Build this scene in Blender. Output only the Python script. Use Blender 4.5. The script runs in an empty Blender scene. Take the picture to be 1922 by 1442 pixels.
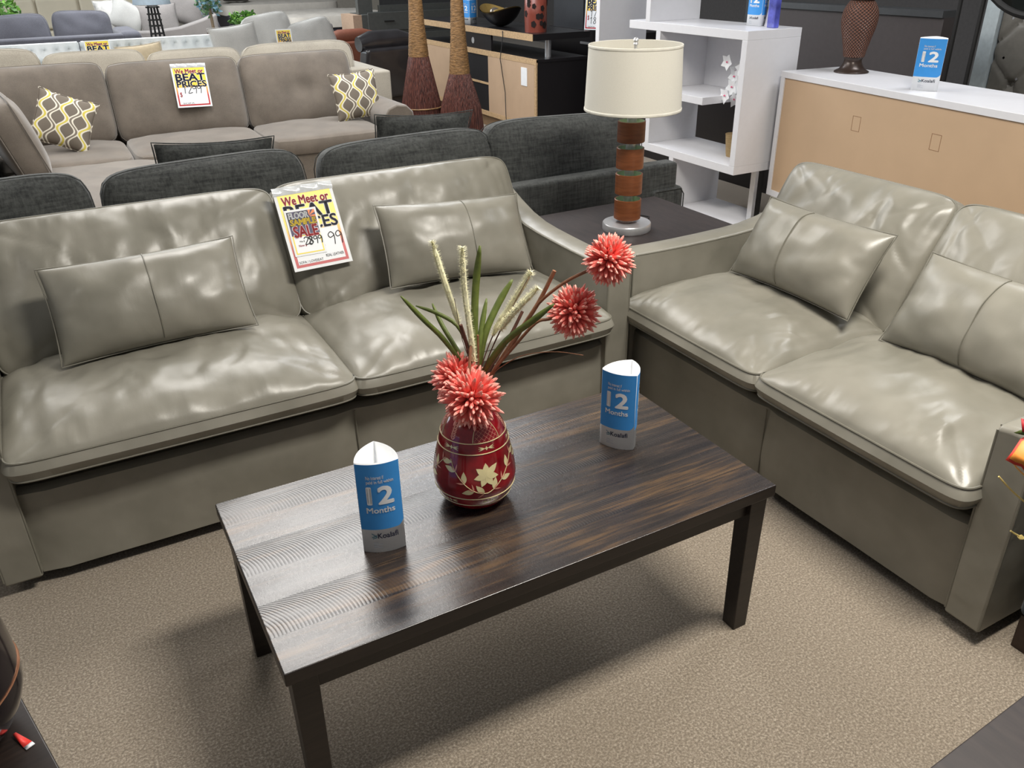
import bpy, math, random
from mathutils import Vector, Matrix, noise
random.seed(7)
S = bpy.context.scene
COL = S.collection
# ------------------------------------------------------------ camera
def rot(a, b, c):
    f = Vector((math.sin(a)*math.cos(b), math.cos(a)*math.cos(b), -math.sin(b)))
    r = Vector((math.cos(a), -math.sin(a), 0)); u = r.cross(f)
    r2 = math.cos(c)*r + math.sin(c)*u; u2 = -math.sin(c)*r + math.cos(c)*u
    return r2, u2, f
FPX = 1560.42
R_, U_, F_ = rot(.497738, .480779, -.0157705)
cd = bpy.data.cameras.new('camera'); cam = bpy.data.objects.new('camera', cd); COL.objects.link(cam)
cd.sensor_width = 36; cd.lens = FPX/1922*36; cd.clip_start = .02; cd.clip_end = 100
CP = Vector((-.153256, -1.175367, 1.631803))
cam.matrix_world = Matrix(((R_.x, U_.x, -F_.x, CP.x), (R_.y, U_.y, -F_.y, CP.y), (R_.z, U_.z, -F_.z, CP.z), (0, 0, 0, 1)))
S.camera = cam
# ------------------------------------------------------------ light
W = bpy.data.worlds.new('store_ambient'); S.world = W; W.use_nodes = True
W.node_tree.nodes['Background'].inputs[0].default_value = (.93, .96, 1, 1)
W.node_tree.nodes['Background'].inputs[1].default_value = .13
def area(name, loc, sx, sy, power, col=(1, 1, 1), aim=None):
    l = bpy.data.lights.new(name, 'AREA'); l.shape = 'RECTANGLE'; l.size = sx; l.size_y = sy; l.energy = power; l.color = col
    o = bpy.data.objects.new(name, l); COL.objects.link(o); o.location = loc
    if aim is not None: o.rotation_euler = (Vector(aim)-Vector(loc)).to_track_quat('-Z', 'Y').to_euler()
    return o
WARM = (1, .95, .86)
area('ceiling_light_near', (1.45, -.4, 3.2), 1.1, .45, 100, WARM)
area('ceiling_light_left', (-2.4, .4, 3.2), 1.2, .6, 9, WARM)
area('ceiling_light_sofa', (.8, 3.6, 3.2), 1.45, 2.3, 86, (1, .97, .93))
area('ceiling_light_right', (4.2, 1.2, 3.2), 1.2, .6, 32, (.97, .98, 1))
area('ceiling_light_shelf', (2.6, 5.2, 3.2), 1.2, 1.2, 60, (.95, .97, 1))
area('ceiling_light_middle', (-1.2, 6.5, 3.3), 1.2, 2.4, 70, (1, .98, .95))
area('ceiling_light_far', (1.5, 10.2, 3.3), 3.5, 2.0, 190, (.95, .98, 1))
area('shop_window_daylight', (-4.5, 12.5, 2.2), 5, 2.2, 120, (.82, .92, 1), (2, 9, .6))
S.view_settings.view_transform = 'Standard'; S.view_settings.look = 'None'
S.view_settings.gamma = 1; S.view_settings.use_curve_mapping = False
S.view_settings.exposure = 0.35
# ------------------------------------------------------------ helpers
def lin(r, g, b):
    f = lambda c: (c/255/12.92 if c/255 <= .04045 else ((c/255+.055)/1.055)**2.4)
    return (f(r), f(g), f(b), 1)
class NT:
    def __init__(s, name):
        s.m = bpy.data.materials.new(name); s.m.use_nodes = True; s.t = s.m.node_tree
        s.b = s.t.nodes['Principled BSDF']
    def n(s, typ, **kw):
        nd = s.t.nodes.new(typ)
        for k, v in kw.items():
            if k in nd.inputs.keys() if isinstance(k, str) else False: nd.inputs[k].default_value = v
            else: setattr(nd, k, v)
        return nd
    def l(s, a, b): s.t.links.new(a, b)
    def set(s, **kw):
        for k, v in kw.items(): s.b.inputs[k.replace('_', ' ')].default_value = v
    def math(s, op, a, b=None, c=None):
        nd = s.t.nodes.new('ShaderNodeMath'); nd.operation = op
        for i, x in enumerate((a, b, c)):
            if x is None: continue
            if isinstance(x, (int, float)): nd.inputs[i].default_value = x
            else: s.l(x, nd.inputs[i])
        return nd.outputs[0]
    def coord(s, scale=(1, 1, 1), rot=(0, 0, 0), which='Object'):
        tc = s.t.nodes.new('ShaderNodeTexCoord'); mp = s.t.nodes.new('ShaderNodeMapping')
        mp.inputs['Scale'].default_value = scale; mp.inputs['Rotation'].default_value = rot
        s.l(tc.outputs[which], mp.inputs[0]); return mp.outputs[0]
    def noise(s, vec, scale, detail=4, rough=.55, dist=0):
        nd = s.t.nodes.new('ShaderNodeTexNoise'); s.l(vec, nd.inputs['Vector'])
        nd.inputs['Scale'].default_value = scale; nd.inputs['Detail'].default_value = detail
        nd.inputs['Roughness'].default_value = rough; nd.inputs['Distortion'].default_value = dist
        return nd.outputs['Fac']
    def ramp(s, fac, stops):
        nd = s.t.nodes.new('ShaderNodeValToRGB'); s.l(fac, nd.inputs[0]); e = nd.color_ramp.elements
        while len(e) < len(stops): e.new(.5)
        for i, (p, c) in enumerate(stops): e[i].position = p; e[i].color = c
        return nd.outputs[0]
    def mix(s, fac, a, b):
        nd = s.t.nodes.new('ShaderNodeMix'); nd.data_type = 'RGBA'
        for i, x in ((0, fac), (6, a), (7, b)):
            if isinstance(x, (int, float)): nd.inputs[i].default_value = x
            elif isinstance(x, tuple): nd.inputs[i].default_value = x
            else: s.l(x, nd.inputs[i])
        return nd.outputs[2]
    def bump(s, h, strength, dist, prev=None):
        nd = s.t.nodes.new('ShaderNodeBump'); s.l(h, nd.inputs['Height']); nd.inputs['Strength'].default_value = strength
        nd.inputs['Distance'].default_value = dist
        if prev is not None: s.l(prev, nd.inputs['Normal'])
        return nd.outputs[0]
    def color(s, c): s.l(c, s.b.inputs['Base Color'])
    def rough(s, c): s.l(c, s.b.inputs['Roughness'])
    def normal(s, c): s.l(c, s.b.inputs['Normal'])
MATS = {}
def plain(name, c, rough=.5, metal=0, coat=0, var=.08, scale=30, bump=.0, trans=0, alpha=1, emis=None):
    if name in MATS: return MATS[name]
    t = NT(name); t.set(Roughness=rough, Metallic=metal)
    if coat: t.set(Coat_Weight=coat, Coat_Roughness=.08)
    v = t.coord(); nz = t.noise(v, scale)
    t.color(t.ramp(nz, [(.3, tuple(x*(1-var) for x in c[:3])+(1,)), (.7, tuple(min(1, x*(1+var)) for x in c[:3])+(1,))]))
    if bump: t.normal(t.bump(nz, .5, bump))
    if trans: t.set(Transmission_Weight=trans)
    if alpha < 1: t.set(Alpha=alpha)
    if emis: t.set(Emission_Color=emis[0], Emission_Strength=emis[1])
    MATS[name] = t.m; return t.m
def leather(name, a, b, rough=.36):
    t = NT(name); v = t.coord()
    big = t.noise(v, 5, 3); t.color(t.ramp(big, [(.3, a), (.7, b)]))
    w = t.noise(v, 6, 2, .45, .3); fold = t.noise(t.coord((1, .4, .6)), 15, 3, .45, .5); g = t.noise(v, 420, 2)
    n1 = t.bump(w, .45, .015); n2 = t.bump(fold, .3, .0045, n1); t.normal(t.bump(g, .2, .0006, n2))
    t.rough(t.math('ADD', t.math('MULTIPLY', t.noise(v, 22, 4), .22), rough-.11)); t.set(Specular_IOR_Level=.55)
    return t.m
def fabric(name, a, b, scale=160, rough=.9, dist=.0015, stretch=(1, 1, 1), sheen=.2, big=3, bigamt=.35, weave=0):
    t = NT(name); v = t.coord(stretch); f = t.noise(v, scale, 3, .7)
    if weave: f = t.math('MULTIPLY_ADD', t.math('ADD', t.noise(t.coord((1, 1, .12)), scale, 3, .7), t.noise(t.coord((.12, .12, 1)), scale, 3, .7)), .75, -.25)
    c = t.ramp(f, [(.32, a), (.68, b)]); g = t.noise(t.coord(), big, 3)
    t.color(t.mix(t.math('MULTIPLY', t.ramp(g, [(.35, (0, 0, 0, 1)), (.65, (1, 1, 1, 1))]), bigamt), c, tuple(min(1, x*1.5) for x in b[:3])+(1,)))
    t.normal(t.bump(f, .6, dist)); t.set(Roughness=rough, Sheen_Weight=sheen); return t.m
def woodmat(name, a, b, rough=.4, scale=(1.5, 22, 22), bump=.0006):
    t = NT(name); v = t.coord(scale); f = t.noise(v, 4, 6, .6, .4)
    t.color(t.ramp(f, [(.3, a), (.7, b)])); t.normal(t.bump(f, .4, bump)); t.set(Roughness=rough); return t.m

class MB:
    def __init__(s): s.v = []; s.f = []; s.mi = []
    def add(s, vs, fs, mi=0):
        o = len(s.v); s.v += [tuple(x) for x in vs]; s.f += [tuple(i+o for i in f) for f in fs]; s.mi += [mi]*len(fs); return s
    def box(s, x0, x1, y0, y1, z0, z1, mi=0):
        vs = [(x, y, z) for x in (x0, x1) for y in (y0, y1) for z in (z0, z1)]
        return s.add(vs, [(0, 1, 3, 2), (4, 6, 7, 5), (0, 4, 5, 1), (2, 3, 7, 6), (0, 2, 6, 4), (1, 5, 7, 3)], mi)
    def hexa(s, p, mi=0):  # p: 4 bottom + 4 top points
        return s.add(p, [(3, 2, 1, 0), (4, 5, 6, 7), (0, 1, 5, 4), (1, 2, 6, 5), (2, 3, 7, 6), (3, 0, 4, 7)], mi)
    def tube(s, pts, r, n=8, mi=0, closed=False, cap=True, flat=1.0):
        P = [Vector(p) for p in pts]; m = len(P); rr = r if isinstance(r, (list, tuple)) else [r]*m
        T = []
        for i in range(m):
            a = P[i-1] if (i > 0 or closed) else P[i]; b = P[(i+1) % m] if (i < m-1 or closed) else P[i]
            T.append((b-a).normalized() if (b-a).length > 1e-9 else Vector((0, 0, 1)))
        up = Vector((0, 0, 1)) if abs(T[0].z) < .9 else Vector((1, 0, 0))
        vs = []
        nrm = T[0].cross(up).normalized()
        for i in range(m):
            nrm = (nrm - T[i]*nrm.dot(T[i])); nrm = nrm.normalized() if nrm.length > 1e-6 else T[i].orthogonal().normalized()
            bn = T[i].cross(nrm)
            for k in range(n):
                a = 2*math.pi*k/n; vs.append(P[i]+nrm*math.cos(a)*rr[i]+bn*math.sin(a)*rr[i]*flat)
        fs = []
        for i in range(m if closed else m-1):
            j = (i+1) % m
            for k in range(n): fs.append((i*n+k, i*n+(k+1) % n, j*n+(k+1) % n, j*n+k))
        if cap and not closed: fs += [tuple(range(n-1, -1, -1)), tuple((m-1)*n+k for k in range(n))]
        return s.add(vs, fs, mi)
    def lathe(s, prof, n=32, c=(0, 0, 0), mi=0, capb=True, capt=True, a0=0, a1=2*math.pi):
        vs = []; full = abs(a1-a0-2*math.pi) < 1e-6; k_ = n if full else n+1
        for r, z in prof:
            for k in range(k_):
                a = a0+(a1-a0)*k/n; vs.append((c[0]+r*math.cos(a), c[1]+r*math.sin(a), c[2]+z))
        fs = []
        for i in range(len(prof)-1):
            for k in range(n):
                k2 = (k+1) % k_; fs.append((i*k_+k, i*k_+k2, (i+1)*k_+k2, (i+1)*k_+k))
        if capb: fs.append(tuple(range(k_-1, -1, -1)))
        if capt: fs.append(tuple((len(prof)-1)*k_+k for k in range(k_)))
        return s.add(vs, fs, mi)
    def prism(s, poly, fn0, fn1, mi=0):
        n = len(poly); vs = [fn0(p) for p in poly]+[fn1(p) for p in poly]
        fs = [tuple(range(n-1, -1, -1)), tuple(range(n, 2*n))]+[(i, (i+1) % n, n+(i+1) % n, n+i) for i in range(n)]
        return s.add(vs, fs, mi)
    def grid(s, fn, nu, nv, mi=0, flip=False):
        vs = [fn(i/nu, j/nv) for j in range(nv+1) for i in range(nu+1)]; fs = []
        for j in range(nv):
            for i in range(nu):
                a = j*(nu+1)+i; q = (a, a+1, a+nu+2, a+nu+1); fs.append(q[::-1] if flip else q)
        return s.add(vs, fs, mi)
    def xf(s, M): s.v = [tuple(M @ Vector(p)) for p in s.v]; return s
    def build(s, name, mats, parent=None, smooth=True, bevel=0, seg=2, sub=0, solid=0, loc=None, rotz=None, fixn=True):
        me = bpy.data.meshes.new(name); me.from_pydata(s.v, [], s.f); 
        if not isinstance(mats, (list, tuple)): mats = [mats]
        for m in mats: me.materials.append(m)
        if len(mats) > 1: me.polygons.foreach_set('material_index', s.mi)
        if fixn:
            import bmesh
            bm = bmesh.new(); bm.from_mesh(me); bmesh.ops.recalc_face_normals(bm, faces=bm.faces); bm.to_mesh(me); bm.free()
        if smooth:
            me.polygons.foreach_set('use_smooth', [True]*len(me.polygons)); me.set_sharp_from_angle(angle=math.radians(42))
        me.update(); o = bpy.data.objects.new(name, me); COL.objects.link(o)
        if parent is not None: o.parent = parent
        if loc is not None: o.location = loc
        if rotz is not None: o.rotation_euler = (0, 0, rotz)
        if solid: md = o.modifiers.new('solid', 'SOLIDIFY'); md.thickness = solid; md.offset = -1
        if bevel: md = o.modifiers.new('bevel', 'BEVEL'); md.width = bevel; md.segments = seg; md.limit_method = 'ANGLE'; md.angle_limit = math.radians(40); md.harden_normals = smooth
        if sub: md = o.modifiers.new('sub', 'SUBSURF'); md.levels = sub; md.render_levels = sub
        return o
def thing(name, label, cat, loc=(0, 0, 0), rotz=0, group=None):
    o = bpy.data.objects.new(name, None); COL.objects.link(o); o.location = loc; o.rotation_euler = (0, 0, rotz)
    o.empty_display_size = .05
    return tag(o, label, cat, group)
def tag(o, label, cat, group=None, kind=None):
    o['label'] = label; o['category'] = cat
    if group: o['group'] = group
    if kind: o['kind'] = kind
    return o
def struct(o): o['kind'] = 'structure'; return o
def boxpart(name, mat, parent, *b, bevel=.003, **kw): return MB().box(*b).build(name, mat, parent, bevel=bevel, **kw)

def frame(c, x, y):
    x = Vector(x).normalized(); y = Vector(y); y = (y-x*y.dot(x)).normalized(); z = x.cross(y)
    return Matrix(((x.x, y.x, z.x, c[0]), (x.y, y.y, z.y, c[1]), (x.z, y.z, z.z, c[2]), (0, 0, 0, 1)))
def cushion(Wd, D, te, ct, cb, n=7, wr=.005, seed=0, res=26, side=.008, tuft=None, sag=0, pleat=0, crease=0, cy=-.2):
    """boxed cushion, returns body MB and the two seam loops; local z is the crowned face"""
    nu = res; nv = max(8, int(res*D/Wd)) if D < Wd else res
    rq = random.Random(seed*7.3+1); CR = []
    for _ in range(crease):
        a_ = rq.gauss(1.57, .45); CR.append((rq.uniform(-.44, .44)*Wd, (cy+rq.gauss(0, .18))*D, math.cos(a_), math.sin(a_), rq.uniform(.025, .09), rq.choice((-1, 1))*rq.uniform(.002, .0048), rq.uniform(.008, .016), rq.uniform(-4, 4)))
    def rs(u, v):
        m = max(abs(u), abs(v)); L = (abs(u)**n+abs(v)**n)**(1/n)
        k = m/L if L > 1e-9 else 1; return u*k, v*k
    def crown(u, v): return ((1-abs(u)**3.2)*(1-abs(v)**3.0))**.62
    def top(u, v, sgn, cr):
        x, y = rs(u, v); px, py = x*Wd/2, y*D/2
        c = crown(u, v); z = te/2+cr*c
        nz = noise.noise(Vector((px*7+seed*9.1, py*7, sgn*3.7)))*wr + noise.noise(Vector((px*17+seed*3.3, py*9, sgn*5.1)))*wr*.6
        e = 1-min(1, (1-max(abs(u), abs(v)))*4)
        if pleat: nz += e*(1-e)*4*pleat*math.sin(px*95+3*math.sin(px*23+seed))*(.5+.5*noise.noise(Vector((px*6, py*6, seed))))
        z += nz*(1-e**6)
        if sgn > 0:
            for (qx, qy, qc, qs, ql, qa, qw, qk) in CR:
                dx, dy = px-qx, py-qy
                if abs(dx) > .2 or abs(dy) > .2: continue
                a2 = dx*qc+dy*qs; b2 = -dx*qs+dy*qc+qk*a2*a2; z += qa*math.exp(-(a2/ql)**2-(b2/qw)**2)*(1-e**4)
        if tuft:
            for tx, ty, ta, tr in tuft:
                d = math.hypot(px-tx, py-ty); z -= ta*math.exp(-(d/tr)**1.1)
                z -= ta*.22*(math.exp(-((py-ty)/.012)**2)+math.exp(-((px-tx)/.012)**2))*c
        w = 1-.012*(1-c) if False else 1
        return (px, py+sag*(1-u*u)*(v if v < 0 else 0), sgn*z)
    mb = MB(); g = [[0]*(nu+1) for _ in range(nv+1)]
    a = lambda i, m: math.sin((2*i/m-1)*math.pi/2)*.45+(2*i/m-1)*.55
    vs = []; fs = []
    for s_, cr in ((1, ct), (-1, cb)):
        o = len(vs)
        for j in range(nv+1):
            for i in range(nu+1): vs.append(top(a(i, nu), a(j, nv), s_, cr))
        for j in range(nv):
            for i in range(nu):
                q = o+j*(nu+1)+i; f = (q, q+1, q+nu+2, q+nu+1); fs.append(f if s_ > 0 else f[::-1])
    N = (nu+1)*(nv+1)
    loop = [i for i in range(nu+1)]+[j*(nu+1)+nu for j in range(1, nv+1)]+[nv*(nu+1)+i for i in range(nu-1, -1, -1)]+[j*(nu+1) for j in range(nv-1, 0, -1)]
    L = len(loop); mid = len(vs)
    for q in loop:
        A = Vector(vs[q]); B = Vector(vs[N+q]); m = (A+B)/2; r = Vector((m.x/(Wd/2), m.y/(D/2), 0)); r = r.normalized() if r.length > 0 else r
        vs.append(m+r*side)
    for k in range(L):
        k2 = (k+1) % L
        fs.append((loop[k], mid+k, mid+k2, loop[k2])); fs.append((mid+k, N+loop[k], N+loop[k2], mid+k2))
    mb.add(vs, fs)
    lt = [vs[q] for q in loop]; lb = [vs[N+q] for q in loop]
    return mb, lt, lb
def put_cushion(name, mat, parent, M, args, pipe=.0042, pmat=None, both=True, sub=1, **kw):
    mb, lt, lb = cushion(*args, **kw); o = mb.xf(M).build(name, mat, parent, sub=sub, fixn=False)
    if pipe:
        p = MB()
        for lp in ((lt, lb) if both else (lt,)): p.tube([M @ Vector(q) for q in lp], pipe, 6, closed=True)
        p.build('piping', pmat or mat, o)
    return o
def pillow(Wd, H, T, ear=.03, seed=0, res=22, wr=.004, seam=None, pinch=.02):
    """knife edge scatter pillow, local z thickness"""
    mb = MB(); vs = []; fs = []
    def P(u, v, s_):
        ex = 1-ear*(1-u*u)*2*v*v*.5*(1); x = Wd/2*u*(1-pinch/Wd*2*(1-v*v)*abs(u)**2); y = H/2*v*(1-pinch/H*2*(1-u*u)*abs(v)**2)
        c = max(0, (1-abs(u)**2.6))**.6*max(0, (1-abs(v)**2.4))**.6
        w = noise.noise(Vector((x*14+seed*7, y*14, s_*2)))*wr
        e = max(abs(u), abs(v)); w += .011*math.sin(y*95+seed+2*math.sin(y*31))*max(0, abs(u)-.72)*2.4*(1-u**8)
        return Vector((x, y, s_*(T/2*c+w*min(1, c*2))))
    nu = nv = res; b = lambda i: math.sin((2*i/res-1)*math.pi/2)*.5+(2*i/res-1)*.5
    idx = {}
    for s_ in (1, -1):
        for j in range(nv+1):
            for i in range(nu+1):
                if s_ < 0 and (i in (0, nu) or j in (0, nv)): idx[s_, i, j] = idx[1, i, j]
                else: idx[s_, i, j] = len(vs); vs.append(P(b(i), b(j), s_))
        for j in range(nv):
            for i in range(nu):
                f = (idx[s_, i, j], idx[s_, i+1, j], idx[s_, i+1, j+1], idx[s_, i, j+1]); fs.append(f if s_ > 0 else f[::-1])
    mb.add(vs, fs)
    loop = [(i, 0) for i in range(nu)]+[(nu, j) for j in range(nv)]+[(i, nv) for i in range(nu, 0, -1)]+[(0, j) for j in range(nv, 0, -1)]
    edge = [vs[idx[1, i, j]] for i, j in loop]
    sm = [P(seam, -1+2*k/30, 1)+Vector((0, 0, .0008)) for k in range(1, 30)] if seam is not None else None
    return mb, edge, sm
def put_pillow(name, mats, parent, M, label, cat, args, pipe=.003, pmat=None, grp=None, **kw):
    mb, edge, sm = pillow(*args, **kw); mb.xf(Matrix.Identity(4))
    o = mb.build(name, mats, parent, sub=1, fixn=False); o.matrix_world = M
    m0 = mats[0] if isinstance(mats, (list, tuple)) else mats
    if pipe: MB().tube(edge, pipe, 6, closed=True).build('piping', pmat or m0, o)
    if sm: MB().tube(sm, .0022, 6).build('centre_seam', pmat or m0, o)
    if label: tag(o, label, cat, grp)
    return o
# text -------------------------------------------------
def textgeo(txt, bold=0.0, shear=0.0):
    c = bpy.data.curves.new('t', 'FONT'); c.body = txt; c.size = 1; c.offset = 0; c.resolution_u = 3; c.shear = shear
    o = bpy.data.objects.new('t', c); me = bpy.data.meshes.new_from_object(o)
    vs = [v.co.copy() for v in me.vertices]; fs = [tuple(p.vertices) for p in me.polygons]
    bpy.data.objects.remove(o); bpy.data.curves.remove(c); bpy.data.meshes.remove(me)
    x0 = min(v.x for v in vs); x1 = max(v.x for v in vs); y0 = min(v.y for v in vs); y1 = max(v.y for v in vs)
    return [((v.x-x0)/(x1-x0), (v.y-y0)/(y1-y0)) for v in vs], fs
def put_text(mb, txt, rect, fn, bold=.0, mi=0, shear=0, rotd=0, fine=False):
    if bold > .005:
        rx = (bold-.002)*(rect[1]-rect[0])/max(1, len(txt)*.62); ry = (bold-.002)*(rect[3]-rect[2])*1.0
        for k in range(8): put_text(mb, txt, (rect[0]+rx*math.cos(k*.7854), rect[1]+rx*math.cos(k*.7854), rect[2]+ry*math.sin(k*.7854), rect[3]+ry*math.sin(k*.7854)), fn, 0, mi, shear, rotd, fine)
        return
    vs, fs = textgeo(txt, bold, shear); x0, x1, y0, y1 = rect; out = []
    cx, cy = (x0+x1)/2, (y0+y1)/2; ca, sa = math.cos(rotd), math.sin(rotd)
    if fine:
        T = []
        for f in fs:
            for k in range(1, len(f)-1): T.append((vs[f[0]], vs[f[k]], vs[f[k+1]]))
        O = []
        while T:
            a, b, c = T.pop(); w_ = abs(x1-x0); E = [(abs(p[0]-q[0])*w_, i) for i, (p, q) in enumerate(((a, b), (b, c), (c, a)))]; m_, i = max(E)
            if m_ < .08: O.append((a, b, c)); continue
            if i == 1: a, b, c = b, c, a
            elif i == 2: a, b, c = c, a, b
            m = ((a[0]+b[0])/2, (a[1]+b[1])/2); T += [(a, m, c), (m, b, c)]
        vs = [p for t_ in O for p in t_]; fs = [(3*i, 3*i+1, 3*i+2) for i in range(len(O))]
    for a, b in vs:
        px, py = (a-.5)*(x1-x0), (b-.5)*(y1-y0); out.append(fn(cx+px*ca-py*sa, cy+px*sa+py*ca))
    mb.add(out, fs, mi)
# ------------------------------------------------------------ materials
LEATHER = leather('grey_leather', lin(122, 119, 108), lin(140, 136, 125), .37)
PIPE = plain('leather_piping', lin(116, 113, 102), .42)
BLACK = plain('black_plastic', lin(22, 21, 20), .6)
def carpet_mat():
    t = NT('carpet_pile'); v = t.coord((1, 1.0, 1)); a = t.noise(v, 170, 4, .75); b = t.noise(v, 2.2, 3); c = t.noise(v, 330, 2, .6)
    col = t.ramp(a, [(.3, lin(88, 77, 66)), (.5, lin(144, 131, 114)), (.7, lin(208, 195, 178))])
    t.color(t.mix(t.math('MULTIPLY', b, .35), col, lin(128, 116, 100)))
    t.normal(t.bump(c, .7, .002, t.bump(a, .8, .004))); t.set(Roughness=.95, Sheen_Weight=.25); return t.m
CARPET = carpet_mat()
def top_mat():
    t = NT('rough_sawn_dark_wood'); tc = t.t.nodes.new('ShaderNodeTexCoord'); sp = t.t.nodes.new('ShaderNodeSeparateXYZ'); t.l(tc.outputs['Object'], sp.inputs[0])
    x, y = sp.outputs[0], sp.outputs[1]; PW = .1025
    yn = t.math('DIVIDE', y, PW); idx = t.math('FLOOR', yn); fr = t.math('FRACT', yn)
    odd = t.math('MODULO', idx, 2)
    yl = t.math('MULTIPLY', fr, PW)
    arc = t.math('SQRT', t.math('MAXIMUM', t.math('SUBTRACT', .0155, t.math('MULTIPLY', yl, yl)), .0001))
    ph = t.math('ADD', t.math('SUBTRACT', x, arc), t.math('MULTIPLY', t.noise(t.coord(), 6, 2), .012))
    saw = t.math('POWER', t.math('ADD', t.math('MULTIPLY', t.math('SINE', t.math('MULTIPLY', ph, 2*math.pi/.0078)), .5), .5), 2)
    scr = t.noise(t.coord((1.0, .45, 1)), 210, 4, .8)
    scr2 = t.math('MULTIPLY', t.math('SUBTRACT', scr, .42), 2.2)
    is_saw = t.math('SUBTRACT', 1, t.math('GREATER_THAN', t.math('ABSOLUTE', t.math('SUBTRACT', odd, 1)), .5))
    big = t.noise(t.coord((1, 3, 1)), 4, 3)
    ampl = t.ramp(big, [(.35, (.15, .15, .15, 1)), (.6, (1, 1, 1, 1))])
    h = t.math('MULTIPLY', t.math('ADD', t.math('MULTIPLY', saw, is_saw), t.math('MULTIPLY', t.math('MULTIPLY', scr2, .6), t.math('SUBTRACT', 1, is_saw))), ampl)
    edge = t.math('LESS_THAN', t.math('ABSOLUTE', t.math('SUBTRACT', fr, .5)), .488)
    streak = t.noise(t.coord((1.6, 24, 1)), 3, 5, .6, .3); pl = t.noise(t.coord((.01, 9.7, 1)), 1, 0)
    st2 = t.math('ADD', t.math('MULTIPLY', streak, .8), t.math('MULTIPLY', pl, .25))
    col = t.ramp(st2, [(.38, lin(30, 26, 26)), (.55, lin(50, 42, 38)), (.68, lin(86, 66, 46)), (.8, lin(104, 82, 58))])
    col = t.mix(t.math('MULTIPLY', h, .45), col, lin(22, 19, 19))
    t.color(t.mix(edge, lin(24, 20, 20), col))
    t.normal(t.bump(h, .3, .0009, t.bump(streak, .2, .001)))
    t.rough(t.math('ADD', t.math('MULTIPLY', h, .13), .27)); t.set(Specular_IOR_Level=.85); return t.m
TOPM = top_mat()
DARKW = woodmat('dark_stained_wood', lin(24, 18, 16), lin(42, 32, 27), .4)
DARKW2 = woodmat('dark_brown_laminate', lin(34, 28, 28), lin(52, 43, 41), .5, (14, 2, 14))
# ------------------------------------------------------------ room shell
fl = MB(); fl.grid(lambda u, v: (-8+20*u, -4+24*v, 0), 20, 24); struct(fl.build('floor', CARPET, smooth=False))
WALLM = plain('painted_wall', lin(196, 190, 178), .8)
struct(MB().box(-8, 12, 17.0, 17.2, 0, 3.4).build('wall_back', WALLM)); struct(MB().box(9, 9.2, -4, 17, 0, 3.4).build('wall_right', plain('dark_wall', lin(96, 94, 94), .8)))
struct(MB().box(-8, 12, 16.96, 17, 0, .12).build('baseboard_back', plain('trim_paint', lin(210, 208, 200), .5)))
# ------------------------------------------------------------ coffee table
ct = thing('coffee_table', 'low dark wooden coffee table with rough-sawn plank top in the middle of the carpet', 'coffee table')
HT = .46; L_, D_ = 1.22, .615
tm = MB().box(0, L_, 0, D_, HT-.032, HT); tm.mi = [1, 1, 1, 1, 1, 0]; o = tm.build('tabletop', [TOPM, DARKW], ct, bevel=.003, seg=2)
ap = MB(); i_ = .022
for b in ((i_, L_-i_, i_+.004, i_+.024), (i_, L_-i_, D_-i_-.024, D_-i_-.004), (i_+.004, i_+.024, i_, D_-i_), (L_-i_-.024, L_-i_-.004, i_, D_-i_)): ap.box(*b, HT-.085, HT-.032)
ap.build('apron', DARKW, ct)
lw = .052
for x in (.012, L_-.012-lw):
    for y in (.012, D_-.012-lw):
        MB().hexa([(x+.004, y+.004, 0), (x+lw-.004, y+.004, 0), (x+lw-.004, y+lw-.004, 0), (x+.004, y+lw-.004, 0), (x, y, HT-.032), (x+lw, y, HT-.032), (x+lw, y+lw, HT-.032), (x, y+lw, HT-.032)]).build('leg', DARKW, ct, bevel=.002)
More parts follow.
